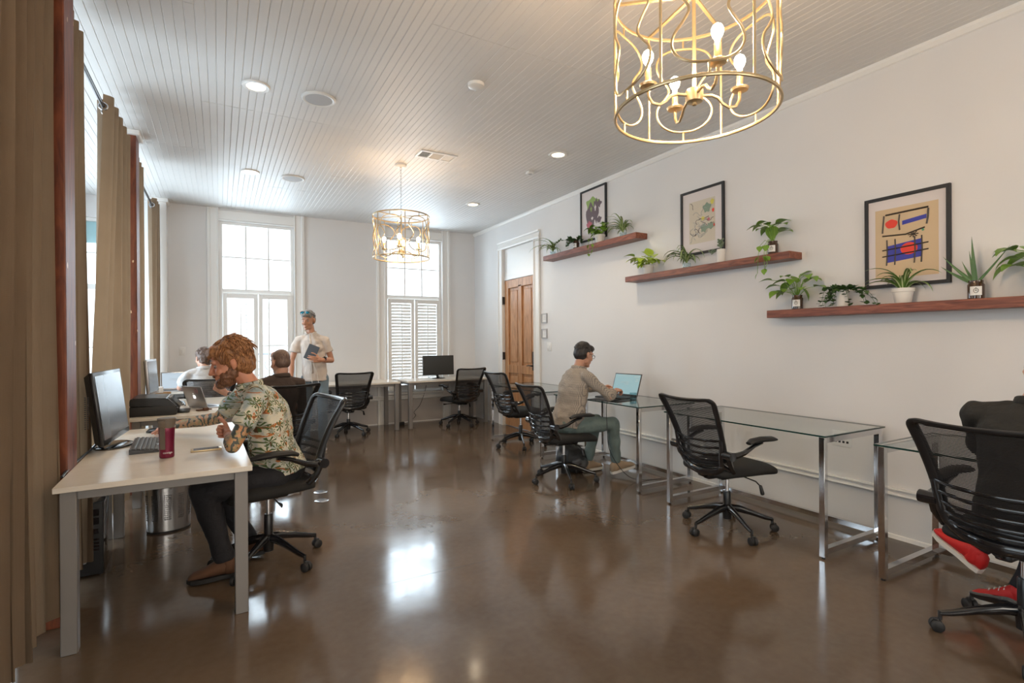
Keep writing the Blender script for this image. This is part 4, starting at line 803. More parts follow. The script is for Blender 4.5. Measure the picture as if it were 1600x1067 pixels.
# standing man
r3, hm3 = person('standing man in pale short-sleeved shirt and jeans with blue sunglasses on his head', (1.06, 7.06, 0),
    dict(fwd=(-.35, -.94, 0), pel=(1.07, 7.08, .93), chest=(1.05, 7.07, 1.30), neck=(1.02, 7.06, 1.50), head=(.985, 7.02, 1.655), face=(-.52, -.80, -.18), shL=(1.185, 7.00, 1.40), shR=(.875, 7.13, 1.40), elL=(1.262, 7.00, 1.14), wrL=(1.10, 6.84, 1.15), elR=(.80, 7.13, 1.15), wrR=(.775, 7.04, .905),
         hpL=(1.15, 7.05, .90), hpR=(.98, 7.11, .90), knL=(1.155, 7.01, .50), knR=(.98, 7.09, .50), anL=(1.15, 7.05, .09), anR=(.96, 7.13, .09), toeL=(-.1, -1, 0), toeR=(-.5, -.85, 0),
         handL=dict(d=(-.95, -.1, .12), n=(-.1, 1, .1), s=(-.1, 0, 1), curl=(20, 25, 15), thumb=.5), handR=dict(d=(0, -.1, -1), n=(.9, .3, 0), s=(-.2, -1, 0), curl=(25, 30, 20))),
    'skin_light_tan', 'linen_shirt', 'denim', ('shoe_grey', 'sole_white'), dict(mat='hair_grey', vol=1.0, fringe=1, tufts=120, len=.4, rough=.004), dict(w=.86, hw=.98, hem=-.12, sleeve=.60, legw=.86, vox=.0055))
b = MB(); fd = Vector((-.35, -.94, 0)).normalized(); P3 = [Vector((1.02, 7.04, 1.475)) + fd * .075, Vector((1.045, 7.06, 1.33)) + fd * .118, Vector((1.06, 7.07, 1.15)) + fd * .132, Vector((1.07, 7.08, .98)) + fd * .135]
b.tube(P3, .012, 6, flat=.35, up=(1, 0, 0)); finish('button_placket', b.bm, ['linen_shirt'], r3)
b = MB(); b.bar(Vector((1.10, 7.05, 1.30)) + fd * .122, Vector((1.17, 7.03, 1.30)) + fd * .105, .006, .09); finish('chest_pocket', b.bm, ['linen_shirt'], r3)
watch(r3, (1.15, 6.885, 1.155), (-.75, -.66, 0), (.1, -.6, .8))
sg = tag(bpy.data.objects.new('sunglasses', None), 'blue mirrored sunglasses pushed up on the standing man’s hair', 'sunglasses'); COL.objects.link(sg); sg.location = (hm3 @ Vector((.07, 0, .105)))
for s_ in (-1, 1):
    b = MB(); c = hm3 @ Vector((.072, .032 * s_, .108)) - sg.location; rm = hm3.to_3x3() @ Matrix.Rotation(R(-45), 3, 'Y'); b.ell(c, (.005, .028, .02), rm, 14); MAT.get('blue_lens') or mat('blue_lens', (.03, .28, .42), .1, metal=.6); obj('lens', b, 'blue_lens', sg)
b = MB(); b.tube([hm3 @ Vector(p) - sg.location for p in ((-.02, .088, .045), (.05, .072, .09), (.075, .058, .112), (.085, .03, .125), (.088, 0, .12), (.085, -.03, .125), (.075, -.058, .112), (.05, -.072, .09), (-.02, -.088, .045))], .0035, 6); obj('frame', b, 'matte_black', sg)
# notebook with pen held by the standing man
nb = thing('notebook', 'dark grey notebook held against the chest of the standing man', 'notebook', (1.00, 6.865, 1.245)); A_ = Vector((.80, -.30, -.36)).normalized(); B_ = Vector((.38, -.1, .92)); B_ = (B_ - A_ * B_.dot(A_)).normalized(); N_ = A_.cross(B_)
b = MB(); b.prism([(-.065, -.095), (.065, -.095), (.065, .095), (-.065, .095)], N_ * -.009, A_, B_, N_ * .018); obj('cover', b, 'screen_slate', nb, False)
b = MB(); b.prism([(-.0655, -.09), (.061, -.09), (.061, .09), (-.0655, .09)], N_ * -.0065, A_, B_, N_ * .013); obj('pages', b, 'paper', nb, False)
pn = MB(); pn.rod((.93, 6.85, 1.155), (1.02, 6.83, 1.135), .005, 8); tag(obj('pen', pn, 'white_plastic'), 'white pen in the fingers of the standing man', 'pen')
b = MB(); b.tube([(.98, 6.86, 1.14), (.99, 6.90, 1.02), (1.0, 6.89, .92), (1.03, 6.88, .70), (1.05, 6.87, .45)], .003, 6); b.tube([(1.0, 6.86, 1.14), (1.06, 6.88, 1.0), (1.08, 6.87, .85), (1.06, 6.86, .65), (1.05, 6.87, .45)], .003, 6); tag(obj('earphone_cord', b, 'white_plastic'), 'thin white cord hanging from the hand of the standing man', 'cord')
# balding person in the brown shirt
r4, hm4 = person('balding person in a dark brown shirt seen from behind, raising a wrist with a watch', (.46, 5.48, 0),
    dict(fwd=(-.42, .91, 0), pel=(.47, 5.48, .55), chest=(.50, 5.40, .90), neck=(.51, 5.40, 1.06), head=(.505, 5.43, 1.185), face=(-.45, .88, -.12), shL=(.345, 5.37, .98), shR=(.675, 5.47, .97), elL=(.22, 5.50, .82), wrL=(.03, 5.42, .925), elR=(.72, 5.62, .74), wrR=(.52, 5.76, .70),
         hpL=(.37, 5.53, .54), hpR=(.54, 5.60, .54), knL=(.20, 5.90, .53), knR=(.42, 5.98, .53), anL=(.22, 5.93, .095), anR=(.42, 6.0, .095), toeL=(-.4, .9, 0), toeR=(-.3, .95, 0),
         handL=dict(d=(-.75, -.1, .65), n=(.3, .8, .3), s=(.2, -.3, .8), curl=(65, 70, 40), thumb=.7), handR=dict(d=(-.8, .5, -.1), n=(0, 0, -1), s=(0, .8, 0))),
    'skin_fair', 'brown_shirt', 'black_trousers', ('shoe_grey', 'matte_black'), dict(mat='hair_thin', vol=.965, rough=.002), dict(w=1.0, hem=-.1, sleeve=1.15))
watch(r4, (.065, 5.435, .905), (-.9, -.35, .5), (-.1, -.9, .3))
# curly-haired person
r5, hm5 = person('curly brown-haired person in a grey striped shirt seen from behind at the back left', (-.17, 7.3, 0),
    dict(fwd=(-.15, .99, 0), pel=(-.15, 7.26, .55), chest=(-.155, 7.30, .90), neck=(-.165, 7.34, 1.07), head=(-.175, 7.39, 1.19), face=(-.5, .85, -.1), shL=(-.34, 7.28, .985), shR=(.02, 7.34, .985), elL=(-.42, 7.50, .83), wrL=(-.36, 7.75, .80), elR=(.13, 7.55, .83), wrR=(.06, 7.80, .80),
         hpL=(-.26, 7.30, .54), hpR=(-.05, 7.32, .54), knL=(-.30, 7.70, .53), knR=(-.03, 7.72, .53), anL=(-.30, 7.72, .095), anR=(-.03, 7.75, .095), toeL=(-.1, 1, 0), toeR=(0, 1, 0),
         handL=dict(d=(.1, 1, -.1), n=(0, 0, -1), s=(1, 0, 0)), handR=dict(d=(-.2, 1, -.1), n=(0, 0, -1), s=(-1, 0, 0))),
    'skin_fair', 'grey_shirt', 'denim', ('shoe_grey', 'sole_white'), dict(mat='hair_brown', vol=1.1, low=.01, tufts=200, len=.6, rough=.014), dict(w=.98, sleeve=.62, hem=-.1))
# person at the right edge
r6, hm6 = person('person in black clothes and red sneakers, cut off by the right edge of the picture', (3.2, .9, 0),
    dict(fwd=(1, 0, 0), pel=(3.13, .90, .56), chest=(3.17, .90, .93), neck=(3.22, .88, 1.09), head=(3.30, .86, 1.22), face=(.95, 0, -.3), shL=(3.19, 1.085, 1.015), shR=(3.2, .71, 1.01), elL=(3.36, 1.13, .84), wrL=(3.55, 1.02, .83), elR=(3.38, .66, .84), wrR=(3.55, .75, .83),
         hpL=(3.2, 1.0, .55), hpR=(3.2, .8, .55), knL=(3.60, 1.02, .56), knR=(3.60, .88, .54), anL=(3.50, 1.20, .245), anR=(3.40, 1.0, .12), toeL=(.20, .85, .50), toeR=(.05, 1, -.08),
         handL=dict(d=(1, -.2, -.1), n=(0, 0, -1), s=(0, -1, 0)), handR=dict(d=(1, .2, -.1), n=(0, 0, -1), s=(0, 1, 0))),
    'skin_fair', 'black_shirt', 'black_trousers', ('shoe_red', 'sole_white'), dict(mat='hair_brown', vol=1.0, fringe=1, rough=.006), dict(w=.98, sleeve=1.15, hem=-.1))
# ------------------------------------------------------------------ things on and under the left desks
def monitor(name, loc, rz, w_, h_, zb, tilt, label, scr, thick=.05, stand=True, bez=.018, side='black_plastic', base_r=(.12, .09), yoff=0.0):
    """screen faces local +x; zb: height of the lower edge over the desk"""
    t_ = thing(name, label, 'monitor', loc, rz); q = Matrix.Rotation(R(tilt), 3, 'Y') * 1.0; M4 = Matrix.Rotation(R(-tilt), 4, 'Y'); c0 = Vector((0, yoff, zb + h_ / 2))
    def place(o):
        for v in o.data.vertices: v.co = (M4 @ v.co) + c0
        return o
    b = MB(); b.box((-.022, -w_ / 2, -h_ / 2), (.0, w_ / 2, h_ / 2), .005); place(obj('housing', b, side, t_))
    b = MB(); b.skinrings([[b.bm.verts.new((x_, sy * w_ * k / 2, sz * h_ * k / 2)) for sy, sz in ((-1, -1), (1, -1), (1, 1), (-1, 1))] for x_, k in ((-.022, .98), (-.022 - thick * .5, .90), (-.022 - thick, .5))]); bk_ = place(obj('back_shell', b, 'black_plastic', t_, auto=25))
    b = MB(); b.box((.0005, -w_ / 2 + bez, -h_ / 2 + bez * 1.5), (.002, w_ / 2 - bez, h_ / 2 - bez)); place(obj('screen', b, scr, t_, False))
    b = MB(); b.tube([(-.03 - thick * .5, yoff, zb + h_ * .4), (-.04 - thick * .5, yoff, zb * .6), (-.02, yoff, .014)], [.022, .022, .03], 12, flat=.55, up=(0, 1, 0)); obj('stand_neck', b, 'black_plastic', t_)
    b = MB(); b.lathe([(.9, 0), (1, .004), (1, .010), (.85, .015), (.2, .018)], (0, yoff, 0), 32, sx=base_r[0], sy=base_r[1]); obj('stand_base', b, 'gloss_black', t_)
    return t_
D1 = .75
m1_ = monitor('monitor', (-.575, 3.93, D1), R(-4), .60, .42, .045, 7, 'black widescreen monitor with dusky screen on the near left desk', 'screen_slate', .055, bez=.022, base_r=(.10, .15), yoff=.04)
b = MB()
for k in range(16):
    for s_ in range(2): b.box((-.052 - s_ * .012, -.2585, .15 + k * .0115), (-.044 - s_ * .012, -.2555, .156 + k * .0115))
obj('vent_slots', b, 'dark_grey_plastic', m1_, False)
monitor('monitor', (-.60, 6.50, D1), R(-6), .42, .36, .10, 4, 'thin pale-edged monitor standing on the printer desk, seen edge-on by the second post', 'screen_slate', .02, side='silver', base_r=(.09, .10))
monitor('monitor', (3.20, 8.20, D1), R(-90), .55, .325, .06, 2, 'dark wide monitor on the white desk in the back right corner', 'screen_dark', .03, base_r=(.08, .115), bez=.012)
# keyboard
kb = thing('keyboard', 'black keyboard lying before the near left monitor', 'keyboard', (-.385, 3.83, D1), R(3)); b = MB(); b.skinrings([[b.bm.verts.new(p) for p in ((-.075, y_, 0), (.075, y_, 0), (.075, y_, .012), (-.075, y_, .026))] for y_ in (-.225, .225)]); obj('body', b, 'black_plastic', kb, False)
b = MB(); b.box((-.006, -.0075, 0), (.006, .0075, .008), .002, seg=1); k0 = obj('key', b, 'dark_grey_plastic', kb, True); k0.hide_render = False; fst = True
for r__ in range(6):
    n_ = 18; x_ = -.062 + r__ * .0205 + (.004 if r__ else 0)
    for k in range(n_):
        if r__ == 5 and 5 <= k <= 9 and k != 7: continue
        q = k0 if fst else piece('key', k0, kb); fst = False; q.location = (x_ + .006, -.212 + k * .0249, .0245 - (x_ + .075) * .0935); q.rotation_euler = (0, R(5.3), 0); q.scale = (1.45, 1.45 if not (r__ == 5 and k == 7) else 6, 1)
# mouse, mug, phone
mz = thing('mouse', 'black computer mouse under the outstretched hand of the bearded man', 'mouse', (-.40, 4.40, D1), R(150)); b = MB(); b.loft([((x_, 0, h_), (0, 1, 0), w_, (0, 0, 1), h_) for x_, w_, h_ in ((-.055, .012, .006), (-.045, .026, .013), (-.01, .031, .019), (.03, .029, .015), (.05, .018, .008), (.055, .008, .004))], 18); obj('shell', b, 'black_plastic', mz)
b = MB(); b.tube([(.02, 0, .026), (.038, 0, .024)], .005, 10); obj('scroll_wheel', b, 'dark_grey_plastic', mz)
mg = thing('travel_mug', 'magenta insulated travel mug with a taupe lid on the near left desk', 'mug', (-.256, 3.42, D1), R(-25)); b = MB(); b.lathe([(.030, 0), (.0345, .003), (.036, .01), (.0355, .04), (.036, .09), (.0375, .14), (.0385, .162), (.037, .168)], n=32); obj('cup', b, 'magenta', mg)
b = MB(); b.lathe([(.0375, .163), (.040, .170), (.043, .20), (.045, .213), (.042, .217), (.02, .218)], n=32); b.box((-.015, -.058, .17), (.015, -.036, .208), .006); ld = obj('lid', b, 'taupe', mg); b = MB(); b.skinrings([[b.bm.verts.new(p) for p in ((x_, -.036, .05), (x_, -.042, .05), (x_, -.046, .165), (x_, -.036, .165))] for x_ in (-.012, .012)]); obj('grip', b, 'taupe', mg)
def lettering(text, size, mw, m_, parent, extr=.0004):
    c = bpy.data.curves.new('lettering', 'FONT'); c.body = text; c.size = size; c.extrude = extr; c.align_x = 'CENTER'; o = bpy.data.objects.new('t', c); COL.objects.link(o); dg = bpy.context.evaluated_depsgraph_get(); me = bpy.data.meshes.new_from_object(o.evaluated_get(dg)); bpy.data.objects.remove(o); me.materials.clear(); me.materials.append(MAT[m_])
    q = bpy.data.objects.new('lettering', me); COL.objects.link(q); q.parent = parent; q.matrix_local = mw; return q
tx = lettering('contigo', .0155, Matrix.Identity(4), 'white_plastic', mg)
a0 = R(-90 + 36)
for v in tx.data.vertices:
    a_ = a0 + v.co.x / .0366; r_ = .0364 + v.co.z; z_ = .026 + v.co.y; v.co = Vector((r_ * math.cos(a_), r_ * math.sin(a_), z_))
ph = thing('smartphone', 'gold-edged smartphone lying face up on the near left desk', 'phone', (-.072, 3.53, D1), R(2)); b = MB(); b.box((-.078, -.037, 0), (.078, .037, .009), .003); obj('case', b, 'gold', ph); b = MB(); b.box((-.064, -.0335, .0088), (.064, .0335, .0096)); obj('screen', b, 'screen_slate', ph, False)
# cords on the near desk
def cord(pts, r_, label, m_='black_plastic'):
    # Catmull-Rom through the points
    P_ = [Vector(p) for p in pts]; P_ = [P_[0]] + P_ + [P_[-1]]; out = []
    for i in range(1, len(P_) - 2):
        for k in range(6): t__ = k / 6; out.append(.5 * ((2 * P_[i]) + (P_[i + 1] - P_[i - 1]) * t__ + (2 * P_[i - 1] - 5 * P_[i] + 4 * P_[i + 1] - P_[i + 2]) * t__ ** 2 + (3 * P_[i] - P_[i - 1] - 3 * P_[i + 1] + P_[i + 2]) * t__ ** 3))
    out.append(P_[-2]); b = MB(); b.tube(out, r_, 6); return tag(obj('cord', b, m_), label, 'cord')
cord([(-.50, 3.93, .754), (-.47, 3.98, .754), (-.46, 4.02, .756), (-.455, 3.98, .758)], .002, 'thin keyboard cord between the near monitor base and keyboard')
cord([(-.63, 3.95, .80), (-.655, 3.85, .762), (-.66, 3.60, .758), (-.655, 3.3, .757), (-.645, 3.14, .757)], .006, 'thick black cable running along the left edge of the near desk')
# printer
pr = thing('printer', 'black multifunction printer at the near end of the second desk', 'printer', (-.50, 5.62, D1)); b = MB()
b.box((-.17, -.23, .0), (.17, .23, .085), .012); obj('body', b, 'matte_black', pr)
b = MB(); b.prism([(-.17, .087), (.12, .087), (.175, .05), (.178, .06), (.10, .15), (-.15, .158), (-.17, .14)], (0, -.228, 0), (1, 0, 0), (0, 0, 1), (0, .456, 0)); bmesh.ops.bevel(b.bm, geom=b.bm.edges[:], offset=.008, segments=2, affect='EDGES'); obj('scanner_lid', b, 'black_plastic', pr)
b = MB(); b.prism([(.172, .055), (.195, .062), (.125, .145), (.104, .148)], (0, -.15, 0), (1, 0, 0), (0, 0, 1), (0, .30, 0)); obj('control_panel', b, 'gloss_black', pr, False)
b = MB(); b.box((.17, -.13, .006), (.26, .13, .014), .003); obj('paper_tray', b, 'black_plastic', pr)
# open box with cards beside the far monitor
bx = thing('open_box', 'small cardboard box holding a white card block, beside the second post', 'box', (-.56, 6.80, D1)); b = MB()
for lo, hi in (((-.09, -.07, 0), (.09, .07, .004)), ((-.09, -.07, .004), (.09, -.066, .09)), ((-.09, .066, .004), (.09, .07, .09)), ((-.09, -.066, .004), (-.086, .066, .09)), ((.086, -.066, .004), (.09, .066, .09))): b.box(lo, hi)
obj('tray', b, 'cardboard', bx, False); b = MB(); b.box((-.06, -.05, .004), (.02, .03, .15), .002); tag(obj('card_block', b, 'paper', None), 'white block of cards standing in the small cardboard box', 'cards').location = (-.56, 6.80, D1)
# laptops
def laptop(label, loc, rz, body, scr, w_=.32, d_=.22, ang=105, logo=False, base_m=None):
    """hinge along local y at x=0, keyboard towards +x, screen seen from +x"""
    t_ = thing('laptop', label, 'laptop', loc, rz); b = MB(); b.box((0, -w_ / 2, 0), (d_, w_ / 2, .014), .003); bs = obj('base', b, base_m or body, t_); b = MB(); b.box((.03, -w_ / 2 + .025, .0138), (.13, w_ / 2 - .025, .0148)); obj('keyboard', b, 'matte_black', bs, False)
    m4 = Matrix.Translation((.0, 0, .014)) @ Matrix.Rotation(R(90 - ang), 4, 'Y'); b = MB(); b.box((-.007, -w_ / 2, 0), (0, w_ / 2, d_), .003); b.xf(m4); ld = obj('lid', b, body, t_)
    b = MB(); b.box((.0002, -w_ / 2 + .012, .02), (.0012, w_ / 2 - .012, d_ - .012)); b.xf(m4); obj('screen', b, scr, ld, False)
    if scr in ('screen_teal', 'screen_blue'):
        b = MB(); rr_ = random.Random(4); wid = w_ - .06
        for (y0, y1, z0, z1) in ((-.5, -.28, .90, .915), (-.5, -.38, .80, .81), (-.5, -.40, .74, .75), (-.5, -.36, .68, .69), (-.1, .25, .62, .63), (-.1, .3, .56, .57), (-.1, .1, .50, .51), (-.25, .45, .93, .938)): b.box((.0012, -y1 * wid, .02 + z0 * (d_ - .035)), (.0016, -y0 * wid, .02 + z1 * (d_ - .035)))
        b.xf(m4); obj('page_text', b, 'paper_grey', ld, False)
    return t_, m4, ld
lt, m4, ld = laptop('silver laptop with a fruit emblem on its lid, on the second desk', (-.18, 5.83, D1), math.atan2(.55, .83), 'silver', 'screen_dark', .30, .21, 108)
out = []
for k in range(40):   # apple outline with a bite
    a_ = 2 * PI * k / 40; r_ = .0215 * (1 + .10 * math.cos(2 * a_) ) * (1 - .16 * math.exp(-((a_ - PI / 2) / .25) ** 2) - .10 * math.exp(-((a_ - 3 * PI / 2) / .22) ** 2)); x_, y_ = r_ * math.cos(a_), r_ * math.sin(a_) * 1.05
    dx_, dy_ = x_ - .0265, y_ - .003; dd = math.hypot(dx_, dy_)
    if dd < .011: x_, y_ = .0265 + dx_ / dd * .011, .003 + dy_ / dd * .011
    out.append((x_, y_))
b = MB(); b.prism(out, (-.0072, 0, .105), (0, 1, 0), (0, 0, 1), (-.0006, 0, 0)); b.prism([(.0, .026), (.001, .033), (.009, .039), (.008, .030)], (-.0072, 0, .105), (0, 1, 0), (0, 0, 1), (-.0006, 0, 0)); b.xf(m4); obj('fruit_emblem', b, 'emblem_glow', ld, False)
b = MB(); b.tube([(-.0074, -.055 + .022 * math.cos(k * PI / 10), .165 + .022 * math.sin(k * PI / 10)) for k in range(20)], .0018, 5, True); b.tube([(-.0074, -.067 + k * .008, .165 + .006 * math.sin(k * 2.2)) for k in range(4)], .0016, 5); b.xf(m4); obj('sticker', b, 'art_pink', ld)
laptop('open laptop with a bright pale blue screen on the far left back desk', (-.50, 8.12, D1), R(-90 + 8), 'silver', 'screen_blue', .33, .235, 104)
laptop('dark laptop with a teal glowing screen on the glass desk before the man in glasses', (3.72, 4.21, .775), R(180 + 8), 'dark_grey_plastic', 'screen_teal', .36, .245, 110, base_m='matte_black')
b = MB(); b.box((-.13, -.19, 0), (.13, .19, .006), .002); o = tag(obj('laptop_sleeve', b, 'matte_black'), 'flat black sleeve under the near edge of the dark laptop', 'sleeve'); o.location = (3.42, 4.06, .775); o.rotation_euler = (0, 0, R(10))
gl = thing('water_glass', 'clear half-full water glass at the corner of the glass desk', 'glass', (3.37, 3.68, .775)); b = MB(); b.lathe([(.001, .001), (.030, 0), (.034, .11), (.0325, .11), (.0285, .008), (.001, .008)], n=28, cap=False); obj('tumbler', b, 'tumbler_glass', gl); b = MB(); b.lathe([(.028, .009), (.0305, .055)], n=28); obj('water', b, 'water', gl)
pa = MB(); pa.box((-.03, -.06, 0), (.03, .06, .012), .005); pa.box((.03, -.03, 0), (.055, .02, .03), .008); o = tag(obj('key_pouch', pa, 'shoe_suede'), 'brown leather key pouch at the foot of the silver laptop', 'pouch'); o.location = (-.13, 5.60, D1); o.rotation_euler = (0, 0, R(-60))
for i, (x_, y_, a_, lb) in enumerate(((-.02, 5.63, 8, 'sheet of paper near the raised elbow on the second desk'), (-.03, 5.92, -5, 'loose white papers to the right of the silver laptop'))):
    b = MB(); b.box((-.08, -.11, 0), (.08, .11, .002 + .006 * i)); o = tag(obj('paper_sheet', b, 'paper', None, False), lb, 'paper'); o.location = (x_, y_, D1); o.rotation_euler = (0, 0, R(a_))
b = MB(); b.box((-.15, -.11, 0), (.15, .11, .02)); o = tag(obj('paper_stack', b, 'paper', None, False), 'stack of white papers on the far left back desk, right of the curly-haired person', 'paper'); o.location = (.22, 8.05, D1); o.rotation_euler = (0, 0, R(10))
cord([(-.46, 6.1, .757), (-.38, 6.25, .762), (-.44, 6.35, .757), (-.36, 6.4, .77), (-.32, 6.2, .757), (-.42, 6.05, .765), (-.47, 6.3, .757), (-.4, 6.5, .757), (-.33, 6.32, .775), (-.3, 6.1, .757)], .006, 'tangle of dark cords behind the silver laptop')
cord([(3.46, 3.98, .782), (3.35, 3.95, .783), (3.262, 3.93, .77), (3.262, 3.93, .55), (3.275, 3.90, .3), (3.45, 3.86, .06), (3.62, 3.80, .006), (3.8, 3.76, .006)], .0035, 'black charger cord hanging from the glass desk of the man in glasses')
cord([(3.18, 8.24, .80), (3.12, 8.50, .74), (3.08, 8.515, .55), (2.98, 8.50, .30), (2.86, 8.47, .18), (2.88, 8.45, .12), (2.76, 8.42, .03), (2.64, 8.36, .02)], .004, 'thin black cord from corner monitor down to the floor')
b = MB(); b.box((-.05, -.03, 0), (.05, .03, .05), .006); o = tag(obj('power_brick', b, 'black_plastic'), 'black power brick on the floor under the back desks', 'power adapter'); o.location = (2.60, 8.36, 0)
for x_, y_, lb in ((.80, 5.02, 'round metal floor plate farther from the camera'), (.765, 4.745, 'round metal floor plate nearer to the camera')):
    b = MB(); b.lathe([(.058, 0), (.060, .002), (.056, .004), (.02, .0045)], (x_, y_, 0), 32); tag(obj('floor_plate', b, 'steel'), lb, 'floor plate')
# computer tower
pc = thing('computer_tower', 'black computer tower standing on the floor under the near desk', 'computer', (-.71, 4.11, 0), R(3)); b = MB(); b.box((-.09, -.22, .012), (.09, .23, .44), .006); obj('case', b, 'gloss_black', pc)
b = MB(); b.box((-.088, -.235, .014), (.088, -.22, .438), .006); fp = obj('front_panel', b, 'matte_black', pc)
for z_, h_ in ((.36, .04), (.31, .04), (.255, .03), (.215, .012), (.195, .012), (.175, .012), (.155, .012)): b = MB(); b.box((-.07, -.239, z_), (.07, -.234, z_ + h_), .002, seg=1); obj('drive_bay' if h_ > .02 else 'grille_bar', b, 'gloss_black', fp)
b = MB(); b.tube([(.0, -.236, .10), (.0, -.241, .10)], .012, 16); obj('power_button', b, 'silver', fp)
for sx, sy in ((-1, -1), (1, -1), (-1, 1), (1, 1)): b = MB(); b.lathe([(.012, 0), (.012, .013)], (sx * .07, sy * .19, 0), 10); obj('foot', b, 'matte_black', pc)
# oval perforated bin
tb = thing('waste_bin', 'oval brushed steel waste bin with punched holes under the left desk', 'bin', (-.335, 4.60, 0), R(12)); b = MB(); a_, c_ = .145, .10
b.skinrings([b.ring(Vector((0, 0, z_)), Vector((1, 0, 0)), Vector((0, 1, 0)), 48, a_ * k, c_ * k) for z_, k in ((.012, .93), (.06, .94), (.33, 1.0), (.33, .985), (.06, .925), (.02, .9))], cap=True); obj('shell', b, 'steel', tb)
b = MB(); b.skinrings([b.ring(Vector((0, 0, z_)), Vector((1, 0, 0)), Vector((0, 1, 0)), 48, a_ * k, c_ * k) for z_, k in ((0, .95), (.014, .955), (.014, .9))]); obj('base_band', b, 'matte_black', tb)
b = MB(); b.tube([(a_ * 1.01 * math.cos(k * PI / 24), c_ * 1.01 * math.sin(k * PI / 24), .333) for k in range(48)], .006, 8, True); b.bar((0, -c_, .325), (0, c_, .325), .012, .02); obj('rim', b, 'chrome', tb)
b = MB(); b.skinrings([b.ring(Vector((0, 0, z_)), Vector((1, 0, 0)), Vector((0, 1, 0)), 40, a_ * k, c_ * k) for z_, k in ((.30, .97), (.05, .90))], cap=True); obj('liner', b, 'matte_black', tb)
b = MB(); 
for g_ in range(10):
    for j in range(4):
        for i in range(13):
            th = g_ * 2 * PI / 10 + j * .085 + .05; z_ = .10 + i * .0145; k = .94 + (z_ - .06) * .222 + .002; p = Vector((a_ * k * math.cos(th), c_ * k * math.sin(th), z_)); n_ = Vector((math.cos(th) / a_, math.sin(th) / c_, 0)).normalized(); t__ = Vector((-n_.y, n_.x, 0)); b.quad([p + t__ * .0032 * u_ + Vector((0, 0, .0036 * v_)) + n_ * .0004 for u_, v_ in ((-1, -1), (1, -1), (1, 1), (-1, 1))])
o = obj('punched_holes', b, 'matte_black', tb, False); o['kind'] = 'stuff'
# backpack
bp = thing('backpack', 'dark grey backpack slumped on the floor under the seat of the man in glasses', 'bag', (3.22, 4.46, 0), R(-20)); b = MB(); b.ell((0, 0, .13), (.17, .12, .15)); b.ell((.03, -.01, .10), (.17, .13, .11)); b.ell((-.04, .01, .2), (.11, .09, .10)); obj('bag_body', wrinkle(remesh(b, .012, 3), .02, 14, 2), 'matte_black', bp, auto=0)
b = MB(); b.ell((.05, -.09, .10), (.11, .05, .08)); obj('front_pocket', wrinkle(remesh(b, .010, 2), .01, 18, 4), 'dark_grey_plastic', bp, auto=0)
b = MB(); b.tube([(-.03, -.02, .29), (-.02, -.03, .33), (.03, -.03, .335), (.05, -.02, .27)], .009, 8, flat=.5); b.tube([(.08, .02, .22), (.16, .02, .20), (.19, 0, .10), (.15, 0, .02)], .014, 8, flat=.3); obj('strap', b, 'matte_black', bp)
# ------------------------------------------------------------------ wall fittings
for z_, lb in ((1.695, 'upper of two small grey-framed notices beside the wooden door'), (1.475, 'lower of two small grey-framed notices beside the wooden door')):
    t_ = thing('notice_frame', lb, 'frame', (XR, 6.235, z_)); b = MB(); h_ = .068
    for lo, hi in (((-.018, -h_, -h_), (0, -h_ + .014, h_)), ((-.018, h_ - .014, -h_), (0, h_, h_)), ((-.018, -h_ + .014, h_ - .014), (0, h_ - .014, h_)), ((-.018, -h_ + .014, -h_), (0, h_ - .014, -h_ + .014))): b.box(lo, hi)
    obj('frame', b, 'grey_grille', t_, False); b = MB(); b.box((-.008, -h_ + .014, -h_ + .014), (-.001, h_ - .014, h_ - .014)); obj('notice', b, 'paper', t_, False)
    b = MB()
    for k in range(3): b.box((-.0088, -.03, -.02 + k * .02), (-.008, .03 - k * .008, -.015 + k * .02))
    obj('printed_lines', b, 'paper_grey', t_, False)
def plate(label, cat, M4, w_, h_, kind):
    t_ = thing('wall_plate', label, cat); t_.matrix_world = M4; b = MB(); b.box((-w_ / 2, -h_ / 2, 0), (w_ / 2, h_ / 2, .006), .002); obj('plate', b, 'white_plastic', t_)
    if kind == 'switch':
        for k in (-1, 1): b = MB(); b.box((k * w_ * .22 - .012, -.03, .006), (k * w_ * .22 + .012, .03, .010), .002); obj('rocker', b, 'trim_paint', t_)
    elif kind == 'switch1': b = MB(); b.box((-.014, -.03, .006), (.014, .03, .010), .002); obj('rocker', b, 'trim_paint', t_)
    else:
        for i in range(4):
            for j in (-1, 1): b = MB(); b.box((-.042 + i * .028 - .008, j * .022 - .008, .0055), (-.042 + i * .028 + .008, j * .022 + .008, .0068)); obj('socket', b, 'matte_black', t_, False)
RW = Matrix(((0, 0, -1, XR), (-1, 0, 0, 0), (0, 1, 0, 0), (0, 0, 0, 1)))
plate('white double light switch below the small framed notices', 'light switch', Matrix.Translation((0, 6.12, 1.29)) @ RW, .115, .12, 'switch')
plate('white wall plate with eight black data sockets above the rail', 'outlet', Matrix.Translation((0, 2.175, .63)) @ RW, .135, .115, 'data')
BW = Matrix(((1, 0, 0, 0), (0, 0, -1, YB), (0, 1, 0, 0), (0, 0, 0, 1)))
plate('white light switch on the back wall left of the left window', 'light switch', Matrix.Translation((-.45, 0, 1.26)) @ BW, .075, .12, 'switch1')
